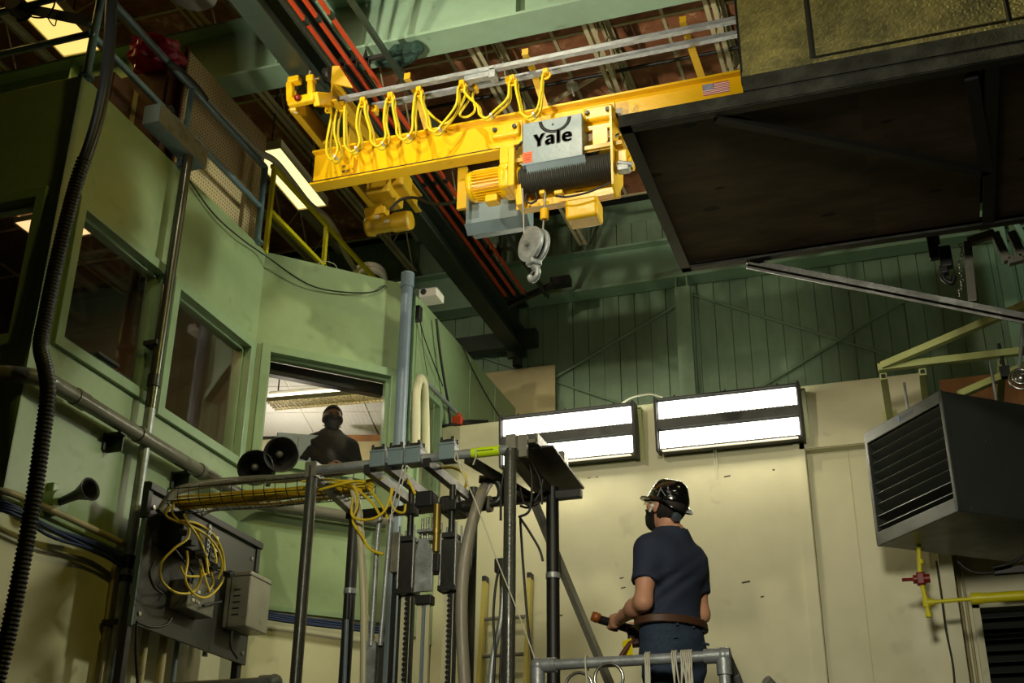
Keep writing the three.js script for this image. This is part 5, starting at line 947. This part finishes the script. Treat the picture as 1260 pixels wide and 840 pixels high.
  obj('pipe_length', [rod([a.x, 4.0, z], [v.x, v.y, z], .016), rod([v.x, v.y, z], [c.x, c.y, z], .016), rod([c.x, c.y, z], [d.x, d.y, z], .015), rod([c.x, c.y, z], [e2.x, c.y + .005, z], .014), rod([e2.x, c.y + .005, z], [x2, c.y + .005, z], .034, .034, 16)], M.railYellow, g);
  for (const q of [rod([c.x, c.y - .03, z], [c.x, c.y + .03, z], .024), rod([c.x, c.y, z], [c.x + .05, c.y, z], .023), rod([d.x, d.y - .012, z], [d.x, d.y + .02, z], .022), rod([a.x, v.y + .1, z], [a.x, v.y + .13, z], .023), rod([e2.x - .02, c.y + .005, z], [e2.x + .05, c.y + .005, z], .04, .04, 12)]) obj('fitting', q, M.railYellow, g);
  obj('valve', [rbox(.06, .09, .06, .015, [v.x, v.y, z]), rod([v.x - .05, v.y + .0, z], [v.x + .06, v.y, z], .03, .03, 8), rod([v.x, v.y, z], [v.x - .12, v.y - .005, z + .03], .012)], plain(0x7c1612, .45), g);
  obj('wall_support', [rod([2.2, c.y, z], [2.2, c.y, -9.6], .02)], M.railYellow, g);
  tag(obj('heater_cable', [tube([G(1178, 690), G(1190, 700), G(1205, 705), G(1222, 704)], .01, 30), tube([G(1222, 698), G(1240, 694), G(1262, 684)], .01, 24)], M.cableBlack), 'black cable drooping below the unit heater', 'cable');
  const bb = obj('black_channel', rbox(1.4, .05, .05, .004), M.black); bb.position.copy(onZ(1219, 703, -8.8)).add(V(.72, 0, 0)); tag(bb, 'black metal channel behind the heater above the gas pipe', 'channel');
  for (const [x, w, l] of [[.235, .03, 'left of the two pale wall conduits right of the cream wall corner'], [.275, .02, 'right of the two pale wall conduits right of the cream wall corner']]) tag(obj('wall_conduit', rod([x, 0, -9.56], [x, 4.7, -9.56], w / 2), M.tan), l, 'conduit');
  tag(obj('corner_cable', tube([onZ(1152, 690, -9.17), onZ(1158, 730, -9.17), onZ(1164, 775, -9.17), onZ(1172, 815, -9.17), onZ(1176, 860, -9.17)], .007, 40), M.cableBlack), 'dark cable running down the edge of the cream wall below the heater', 'cable');
  // brown board leaning above the wall
  const w = obj('brown_board', rbox(1.3, .8, .03, .004), M.woodPanel); w.position.set(.98, 5.3, -10.0); tag(w, 'brown wooden board standing behind the heater bracket', 'board');
  const fl = thing('clear_lamp', 'bright metal work light cage at the right edge behind the heater bracket', 'lamp', onZ(1256, 466, -8.1));
  obj('cage', [new THREE.TorusGeometry(.07, .008, 8, 24), new THREE.TorusGeometry(.05, .008, 8, 24).translate(0, 0, .04), new THREE.SphereGeometry(.045, 16, 12)], M.chrome, fl);
  obj('stem', rod([0, .06, -.02], [.1, .5, -.05], .012), M.galv, fl);
}
// ---------------------------------------------------------------- people: distance fields meshed with surface nets
function surfaceNets(f, lo, hi, h) {
  const n = [0, 1, 2].map(i => Math.ceil((hi[i] - lo[i]) / h) + 1), [nx, ny, nz] = n, F = new Float32Array(nx * ny * nz);
  let q = 0; for (let k = 0; k < nz; k++) for (let j = 0; j < ny; j++) for (let i = 0; i < nx; i++) F[q++] = f(lo[0] + i * h, lo[1] + j * h, lo[2] + k * h);
  const id = new Int32Array(nx * ny * nz).fill(-1), P = [], I = [], at = (i, j, k) => i + nx * (j + ny * k);
  for (let k = 0; k < nz - 1; k++) for (let j = 0; j < ny - 1; j++) for (let i = 0; i < nx - 1; i++) {
    let m = 0, cx = 0, cy = 0, cz = 0; const v = [];
    for (let c = 0; c < 8; c++) { const d = F[at(i + (c & 1), j + (c >> 1 & 1), k + (c >> 2))]; v.push(d); if (d < 0) m++; }
    if (!m || m === 8) continue; let e = 0;
    for (let a = 0; a < 8; a++) for (const b of [1, 2, 4]) { const c = a | b; if (c === a) continue; if ((v[a] < 0) === (v[c] < 0)) continue; const t = v[a] / (v[a] - v[c]); cx += (a & 1) + (b === 1 ? t : 0); cy += (a >> 1 & 1) + (b === 2 ? t : 0); cz += (a >> 2) + (b === 4 ? t : 0); e++; }
    id[at(i, j, k)] = P.length / 3; P.push(lo[0] + (i + cx / e) * h, lo[1] + (j + cy / e) * h, lo[2] + (k + cz / e) * h);
  }
  for (let k = 1; k < nz - 1; k++) for (let j = 1; j < ny - 1; j++) for (let i = 1; i < nx - 1; i++) {
    const d = F[at(i, j, k)];
    for (let a = 0; a < 3; a++) {
      const o = a === 0 ? [1, 0, 0] : a === 1 ? [0, 1, 0] : [0, 0, 1], g = F[at(i + o[0], j + o[1], k + o[2])]; if ((d < 0) === (g < 0)) continue;
      const u = a === 0 ? [0, 1, 0] : a === 1 ? [0, 0, 1] : [1, 0, 0], w = a === 0 ? [0, 0, 1] : a === 1 ? [1, 0, 0] : [0, 1, 0];
      const p = (s, t) => id[at(i - s * u[0] - t * w[0], j - s * u[1] - t * w[1], k - s * u[2] - t * w[2])];
      const A = p(0, 0), B = p(1, 0), C = p(1, 1), D = p(0, 1); if (A < 0 || B < 0 || C < 0 || D < 0) continue;
      if (d < 0) I.push(A, B, C, A, C, D); else I.push(A, C, B, A, D, C);
    }
  }
  const N = new Float32Array(P.length), e = h * .5;
  for (let i = 0; i < P.length; i += 3) { const [x, y, z] = [P[i], P[i + 1], P[i + 2]]; const a = f(x + e, y, z) - f(x - e, y, z), b = f(x, y + e, z) - f(x, y - e, z), c = f(x, y, z + e) - f(x, y, z - e), l = Math.hypot(a, b, c) || 1; N[i] = a / l; N[i + 1] = b / l; N[i + 2] = c / l; }
  const g = new THREE.BufferGeometry(); g.setAttribute('position', new THREE.Float32BufferAttribute(P, 3)); g.setAttribute('normal', new THREE.BufferAttribute(N, 3)); g.setIndex(I); return g;
}
const smin = (a, b, k) => { const h = Math.max(k - Math.abs(a - b), 0) / k; return Math.min(a, b) - h * h * k * .25; };
const smax = (a, b, k) => -smin(-a, -b, k);
function cone(a, b, r1, r2, sx = 1, sz = 1) {          // tapered capsule
  const d = [b[0] - a[0], b[1] - a[1], b[2] - a[2]], L = d[0] * d[0] + d[1] * d[1] + d[2] * d[2] || 1e-9;
  return (x, y, z) => { const px = x - a[0], py = y - a[1], pz = z - a[2], t = Math.max(0, Math.min(1, (px * d[0] + py * d[1] + pz * d[2]) / L)); return Math.hypot((px - d[0] * t) * sx, py - d[1] * t, (pz - d[2] * t) * sz) - (r1 + (r2 - r1) * t); };
}
const ell = (c, r) => (x, y, z) => { const X = (x - c[0]) / r[0], Y = (y - c[1]) / r[1], Z = (z - c[2]) / r[2], k = Math.hypot(X, Y, Z); return (k - 1) * Math.min(...r) * .85; };
const blend = (list, k) => (x, y, z) => { let d = list[0](x, y, z); for (let i = 1; i < list.length; i++) d = smin(d, list[i](x, y, z), k); return d; };
const lerp3 = (a, b, t) => a.map((v, i) => v + (b[i] - v) * t);
// a hand as a palm and five jointed fingers in its own frame: o wrist, f along the palm, u back of hand, s towards the thumb
function hand(o, f, u, s, curl) {
  const at = (a, b, c) => [0, 1, 2].map(i => o[i] + f[i] * a + u[i] * b + s[i] * c);
  const parts = [blend([cone(at(-.02, 0, 0), at(.03, 0, 0), .027, .030), cone(at(.03, 0, -.026), at(.085, 0, -.03), .016, .013), cone(at(.03, 0, -.005), at(.09, .002, -.008), .017, .014), cone(at(.03, 0, .018), at(.088, 0, .018), .017, .014)], .02)];
  [[.030, .078, .94], [.010, .086, 1], [-.010, .080, 1], [-.028, .062, 1]].forEach(([c, L, q], i) => {
    let p = at(.088, 0, c), a = 0; const seg = [L * .45, L * .32, L * .25];
    seg.forEach((l, k) => { a += curl[i] * [.75, 1, .7][k]; const n = [0, 1, 2].map(j => p[j] + (f[j] * Math.cos(a) - u[j] * Math.sin(a)) * l); parts.push(cone(p, n, .0095 - k * .0008, .009 - k * .001)); p = n; });
  });
  let p = at(.015, -.006, .022), dir = [.55, -.35, .76];
  [.04, .034, .026].forEach((l, k) => { const v = [0, 1, 2].map(j => f[j] * dir[0] + u[j] * dir[1] + s[j] * dir[2]), m = Math.hypot(...v), n = p.map((x, j) => x + v[j] / m * l); parts.push(cone(p, n, .013 - k * .0015, .0115 - k * .0015)); p = n; dir = [dir[0] + .25, dir[1] - .25, dir[2] - .42]; });
  const palm = parts[0], fs = parts.slice(1); return (x, y, z) => { let d = palm(x, y, z); for (const q of fs) d = smin(d, q(x, y, z), .006); return d; };
}
function headField(c, up, fwd, side) {                // face features in the head's own frame
  const loc = (x, y, z) => { const d = [x - c[0], y - c[1], z - c[2]]; return [d[0] * side[0] + d[1] * side[1] + d[2] * side[2], d[0] * up[0] + d[1] * up[1] + d[2] * up[2], d[0] * fwd[0] + d[1] * fwd[1] + d[2] * fwd[2]]; };
  const base = blend([ell([0, .025, -.012], [.076, .095, .098]), ell([0, -.045, .022], [.058, .072, .070]), ell([0, -.088, .055], [.030, .024, .028]), cone([0, .015, .085], [0, -.022, .104], .009, .014), cone([-.030, .028, .082], [.030, .028, .082], .010, .010), cone([-.018, -.058, .083], [.018, -.058, .083], .009, .009), ell([.042, -.012, .062], [.024, .02, .02]), ell([-.042, -.012, .062], [.024, .02, .02])], .022);
  const ears = blend([ell([.078, -.005, -.012], [.010, .032, .018]), ell([-.078, -.005, -.012], [.010, .032, .018])], .01);
  const eyes = blend([ell([.031, .012, .086], [.014, .009, .012]), ell([-.031, .012, .086], [.014, .009, .012])], .003);
  return [(x, y, z) => { const p = loc(x, y, z); return smin(smax(base(...p), -eyes(...p), .012), ears(...p), .012); }, loc];
}
const norm = a => { const l = Math.hypot(...a); return a.map(v => v / l); }, cross = (a, b) => [a[1] * b[2] - a[2] * b[1], a[2] * b[0] - a[0] * b[2], a[0] * b[1] - a[1] * b[0]];
function person(label, pos, turn, P) {
  const t = thing('person', label, 'person', pos, turn);
  const S = P.scale || 1; t.scale.setScalar(S);
  const up = norm(P.headUp), fwd0 = norm(P.headFwd), side = norm(cross(up, fwd0)), fwd = cross(side, up);
  const neck = [0, 1.50, -.02], hc = P.head;
  const J = P.joints;
  const torso = blend([ell([0, 1.34, -.005], [.162, .20, .110]), ell([0, 1.16, .01], [.142, .20, .098]), ell([0, .99, -.01], [.156, .14, .112]), cone([-.14, 1.435, -.02], [.14, 1.435, -.02], .056, .056), cone([0, 1.53, -.035], [.12, 1.445, -.025], .045, .045), cone([0, 1.53, -.035], [-.12, 1.445, -.025], .045, .045), cone([-.10, 1.39, -.06], [.10, 1.39, -.06], .066, .066)], .06);
  const arm = s => { const [sh, el, wr] = J[s]; return blend([cone(sh, lerp3(sh, el, .45), .058, .054), cone(lerp3(sh, el, .35), el, .053, .041), cone(el, lerp3(el, wr, .35), .041, .044), cone(lerp3(el, wr, .3), wr, .044, .027)], .03); };
  const arms = ['L', 'R'].map(arm);
  const leg = s => { const x = s * .086; const [hip, kn, an] = [[x, .93, -.005], [x * 1.15, .50, .015], [x * 1.2, .09, -.02]]; return blend([cone(hip, kn, .080, .056), cone(kn, lerp3(kn, an, .35), .056, .054), cone(lerp3(kn, an, .3), an, .054, .036), cone([an[0], .045, -.02], [an[0] * 1.15, .04, .15], .042, .034)], .04); };
  const legs = blend([leg(1), leg(-1)], .02);
  const nk = cone([0, 1.46, -.03], [hc[0] * .8, hc[1] - .06, hc[2] * .7 - .01], .062, .056);
  const bodyF = (x, y, z) => { let d = smin(torso(x, y, z), legs(x, y, z), .05); for (const a of arms) d = smin(d, a(x, y, z), .035); return smin(d, nk(x, y, z), .04); };
  const [hf, loc] = headField(hc, up, fwd, side);
  const bodyHead = (x, y, z) => smin(bodyF(x, y, z), hf(x, y, z), .02);
  const geos = [surfaceNets(bodyF, [-.48, -.02, -.35], [.48, 1.58, .5], .014), surfaceNets((x, y, z) => smin(hf(x, y, z), nk(x, y, z), .02), [hc[0] - .14, hc[1] - .17, hc[2] - .16], [hc[0] + .14, hc[1] + .17, hc[2] + .17], .0042)];
  for (const k of ['L', 'R']) { const H = P.hands[k]; if (!H) continue; const wr = J[k][2]; const f = norm(H.f), s0 = norm(H.s), u = norm(cross(s0, f)), s = cross(f, u); const uu = H.flip ? u.map(v => -v) : u; geos.push(surfaceNets(hand(wr, f, uu, s, H.curl), wr.map(v => v - .14), wr.map(v => v + .16), .0034)); }
  obj('body', geos, P.skin, t);
  // shirt: sleeves end above the elbow, hem under the belt
  const sl = ['L', 'R'].map(k => { const [sh, el] = J[k], m = lerp3(sh, el, P.sleeve), d = norm(el.map((v, i) => v - sh[i])), a = blend([cone(sh, m, .066, .066)], .02); return (x, y, z) => Math.max(a(x, y, z), (x - m[0]) * d[0] + (y - m[1]) * d[1] + (z - m[2]) * d[2]); });
  const wr1 = noiseField(P.seed);
  const shirtF = (x, y, z) => { let d = smin(torso(x, y, z), nk(x, y, z), .04) - .012 - (y < 1.2 ? .012 * Math.min(1, (1.2 - y) / .15) : 0); for (const a of sl) d = smin(d, a(x, y, z), .04); d += .006 * Math.sin((x * .8 + y * 1.3 + z) * 38 + 3 * Math.sin(y * 14 + x * 9)) * (y < 1.32 ? .55 : .2); d = Math.max(d, P.hem - y); d = Math.max(d, Math.min(y - 1.505 + (z + .03) * .3, .072 - Math.hypot(x, z + .03)), y - 1.57); return d; };
  obj('shirt', surfaceNets(shirtF, [-.45, P.hem - .03, -.32], [.45, 1.58, .40], .011), P.shirt, t);
  obj('collar', new THREE.TorusGeometry(.070, .012, 8, 30).rotateX(Math.PI / 2 - .15).translate(0, 1.505, -.022), P.collar || P.shirt, t);
  const jeansF = (x, y, z) => { let d = smin(legs(x, y, z), torso(x, y, z), .05) - .014 + .004 * Math.sin(y * 60 + x * 30) * (y < .9 ? 1 : .4); d = Math.max(d, y - P.waist, .06 - y); return d; };
  obj('trousers', surfaceNets(jeansF, [-.32, .03, -.3], [.32, P.waist + .03, .3], .013), P.trousers, t);
  for (const s of [-1, 1]) obj('shoe', [rbox(.10, .075, .29, .032, [s * .118, .04, .045]), rbox(.104, .022, .3, .008, [s * .118, .011, .045])], M.black, t);
  return { t, hf, loc, hc, up, fwd, side, torso };
}
const skin = new THREE.MeshPhysicalMaterial({ color: 0xc08c70, roughness: .55, sheen: .2 });
{
  const denim = new THREE.MeshStandardMaterial({ map: tex(128, (u, v) => { const n = noiseField(201)(u, v, 64, 1), m = ((u * 64 | 0) + (v * 64 | 0)) % 2; return mixc([.10, .15, .22], [.20, .27, .36], n * .7 + m * .2); }, true, 3), roughness: .85 });
  const navy = plain(0x20293f, .85);
  const a = person('man in black hard hat and navy t-shirt seen from behind, looking up at the crane', [-1.185, YP, -5.97], Math.atan2(-.88, -.47), {
    headUp: [0, .93, -.36], headFwd: [-.10, .36, .93], head: [.0, 1.685, -.0], hem: 1.085, waist: 1.10, sleeve: .62, seed: 5,
    joints: { L: [[.175, 1.435, -.02], [.235, 1.165, -.03], [.105, 1.145, .245]], R: [[-.170, 1.435, -.02], [-.198, 1.175, -.03], [-.105, 1.13, .20]] },
    hands: { L: { f: [-.35, .10, .93], s: [-.2, .95, -.1], curl: [.75, .8, .85, .9], flip: false }, R: { f: [.5, -.05, .86], s: [.2, .95, 0], curl: [.7, .75, .8, .85], flip: true } },
    skin, shirt: navy, collar: M.black, trousers: denim,
  });
  const { t, loc, hc, up, fwd, side, torso, hf } = a;
  // belt and pocket seam
  obj('belt', surfaceNets((x, y, z) => Math.max(torso(x, y, z) - .031, Math.abs(y - 1.095) - .021), [-.26, 1.05, -.22], [.26, 1.14, .22], .009), plain(0x4a2f1e, .55), t);
  obj('belt_loop', [[-.09, -.118], [.10, -.117], [0, -.132], [.165, -.03]].map(([x, z]) => rbox(.014, .06, .012, .003, [x, 1.09, z * 1.02])), denim, t);
  obj('back_pocket', [-1, 1].map(s => rbox(.11, .012, .006, .002, [s * .075, 1.005, -.121])), plain(0x324458, .8), t);
  const H = new THREE.Group(); H.name = 'hard_hat';
  const bas = new THREE.Matrix4().makeBasis(V(...side), V(...up), V(...fwd)); H.quaternion.setFromRotationMatrix(bas); H.position.set(...hc); H.scale.setScalar(.9); t.add(H);
  const hatMat = new THREE.MeshPhysicalMaterial({ color: 0x0c0c0d, roughness: .16, clearcoat: .8, clearcoatRoughness: .08 });
  const hatF = (x, y, z) => {
    const Y = y - .038, dome = ell([0, 0, -.008], [.107, .122, .130])(x, Y, z), ridge = cone([0, .062, -.055], [0, .062, .045], .064, .064)(x, Y, z);
    let d = smin(dome, ridge, .01); d = smax(d, -Y, .008);
    const rr = Math.hypot(x / .122, (z + .008) / .150), brimY = .006 - .16 * Math.max(0, z > 0 ? (z - .09) * .9 : 0) - (z < -.06 ? (-.06 - z) * .35 : 0) - .012;
    const ext = z > 0 ? 1 + .22 * Math.max(0, z / .15) : 1 + .10 * Math.max(0, -z / .15);
    const brim = Math.max((rr - ext) * .115, Math.abs(Y - brimY) - .0042); d = smin(d, brim, .016);
    const inner = ell([0, -.002, -.008], [.102, .117, .125])(x, Y, z); d = smax(d, -inner, .003); return d;
  };
  obj('shell', surfaceNets(hatF, [-.155, -.02, -.20], [.155, .18, .21], .0045), hatMat, H);
  obj('hat_mark', [box(.004, .058, .003, [.104, .075, -.03], [.0, 0, .22]), box(.004, .058, .003, [.103, .075, -.062], [.9, .35, .2])], plain(0x8a9096, .4), H);
  obj('suspension_band', new THREE.CylinderGeometry(.091, .091, .028, 30, 1, true).scale(1, 1, 1.16).translate(0, .005, -.012), M.black, H);
  obj('ratchet_knob', lathe([[0, 0], [.028, .0], [.028, .8], [.023, 1], [0, 1]], [.02, -.035, -.108], [.024, -.040, -.138], 24), plain(0x4a5358, .35), H);
  // hair, beard, mask strap, glasses, earbud in the head's frame
  const hp = (f, lo, hi, h, m, n) => obj(n, surfaceNets((x, y, z) => f(x, y, z, ...loc(x, y, z)), hc.map((v, i) => v + lo[i]), hc.map((v, i) => v + hi[i]), h), m, t);
  const hairM = plain(0x1b130d, .75);
  hp((x, y, z, a2, b, c) => Math.max(hf(x, y, z) - .008, -(b + .115 - Math.max(0, c) * 1.2), c - .012 + (b < -.01 ? .03 + (-.01 - b) * .3 : 0), Math.abs(a2) - .080, .002 - hf(x, y, z) - .02), [-.13, -.17, -.15], [.13, .16, .16], .005, hairM, 'hair');
  hp((x, y, z, a2, b, c) => Math.max(hf(x, y, z) - .007, b + .030 - Math.max(0, .03 - c) * .4, .004 - c), [-.13, -.17, -.15], [.13, .16, .16], .005, plain(0x14130f, .8), 'face_mask');
  const G = new THREE.Group(); G.name = 'safety_glasses'; G.quaternion.copy(H.quaternion); G.position.copy(H.position); t.add(G);
  obj('lens', [rbox(.055, .038, .004, .01, [.034, .010, .108], [0, .3, 0]), rbox(.055, .038, .004, .01, [-.034, .010, .108], [0, -.3, 0])], new THREE.MeshPhysicalMaterial({ color: 0xf2eee0, roughness: .05, transmission: .9, thickness: 0 }), G);
  for (const s of [-1, 1]) obj('temple', bar([s * .064, .016, .10], [s * .082, .012, .0], .004, .01), plain(0xb9b2a2, .3), G);
  obj('earbud', [new THREE.SphereGeometry(.013, 12, 10).translate(.086, -.008, .004), rod([.087, -.012, .004], [.089, -.040, .012], .006)], M.white, t).applyMatrix4(new THREE.Matrix4().compose(H.position, H.quaternion, V(1, 1, 1)));
  // pendant control and strap in the hands
  const c = thing('pendant_control', 'dark hand-held crane control with orange end and brown strap in the hands of the man', 'control', [0, 0, 0]);
  t.updateMatrixWorld(true); const W = (x, y, z) => V(x, y, z).applyMatrix4(t.matrixWorld);
  obj('handle', rod(W(.135, 1.16, .35), W(-.05, 1.12, .27), .021, .024, 18), M.black, c);
  obj('end_knob', lathe([[0, 0], [.024, .1], [.027, .5], [.022, 1], [0, 1]], W(.13, 1.162, .345), W(.165, 1.175, .37), 18), plain(0x8a4a1a, .4), c);
  obj('body', rbox(.07, .10, .06, .015, W(-.02, 1.08, .25)), plain(0x2a1712, .5), c);
  obj('strap', tube([W(-.02, 1.09, .235), W(.0, 1.065, .24), W(.03, 1.03, .255), W(.055, .985, .275), W(.07, .955, .285)], .012, 30, 8), plain(0x5a2c1c, .6), c);
  const y = obj('yellow_tag', rbox(.06, .09, .006, .004), plain(0xe8d40c, .5)); y.position.copy(W(.02, 1.02, .265)); y.rotation.set(0, -.5, .15); tag(y, 'small yellow tag hanging below the hands of the man', 'tag');
}
{
  const dark = plain(0x060607, .9), skin2 = plain(0x6b4a38, .55);
  const w = V(-4.36, YF + .1, -8.42), dir = EYE.clone().sub(w);
  const b = person('man in black shirt and dark face mask watching from behind the corner window', w, Math.atan2(dir.x, dir.z) + .12, {
    scale: .955, headUp: [0, 1, .02], headFwd: [0, -.06, 1], head: [0, 1.665, .005], hem: 1.0, waist: 1.03, sleeve: .7, seed: 9,
    joints: { L: [[.18, 1.435, -.02], [.245, 1.17, .02], [.10, 1.14, .24]], R: [[-.18, 1.435, -.02], [-.245, 1.17, .02], [-.06, 1.13, .23]] },
    hands: { L: { f: [-.9, .0, .4], s: [0, .9, .2], curl: [.4, .4, .45, .5] }, R: { f: [.9, 0, .4], s: [0, .9, .2], curl: [.4, .4, .45, .5], flip: true } },
    skin: skin2, shirt: dark, trousers: plain(0x1c2026, .85),
  });
  const { t, loc, hc, hf } = b;
  const hp = (f, m, n) => obj(n, surfaceNets((x, y, z) => f(x, y, z, ...loc(x, y, z)), hc.map((v, i) => v + [-.13, -.17, -.15][i]), hc.map((v, i) => v + [.13, .17, .17][i]), .005), m, t);
  hp((x, y, z, a, bb, c) => Math.max(hf(x, y, z) - .007, bb - .004, .012 - c - (bb < -.06 ? .03 : 0)), plain(0x151c2a, .8), 'face_mask');
  hp((x, y, z, a, bb, c) => Math.max(hf(x, y, z) - .006, .045 - bb + Math.max(0, c) * .35 + (c < 0 ? c * .9 : 0), Math.abs(a) - .082), plain(0x120d0a, .8), 'hair');
  obj('ear_loop', [-1, 1].map(s => tube([[s * .066, 1.64, .06], [s * .082, 1.66, .01], [s * .084, 1.675, -.01]], .002, 12, 5)), plain(0x20242c, .7), t);
  const g = thing('grey_cabinet', 'grey cabinet beside the watching man behind the corner window', 'cabinet', [-4.62, YF + .1, -8.36], .5);
  obj('carcass', rbox(.34, 1.42, .3, .01, [0, .71, 0]), M.greyPaint, g); obj('door_seam', [box(.004, 1.36, .004, [.0, .71, .151])], M.black, g); obj('handle', rbox(.012, .1, .02, .004, [.03, .9, .155]), M.chrome, g);
}
renderer.render(scene, camera);
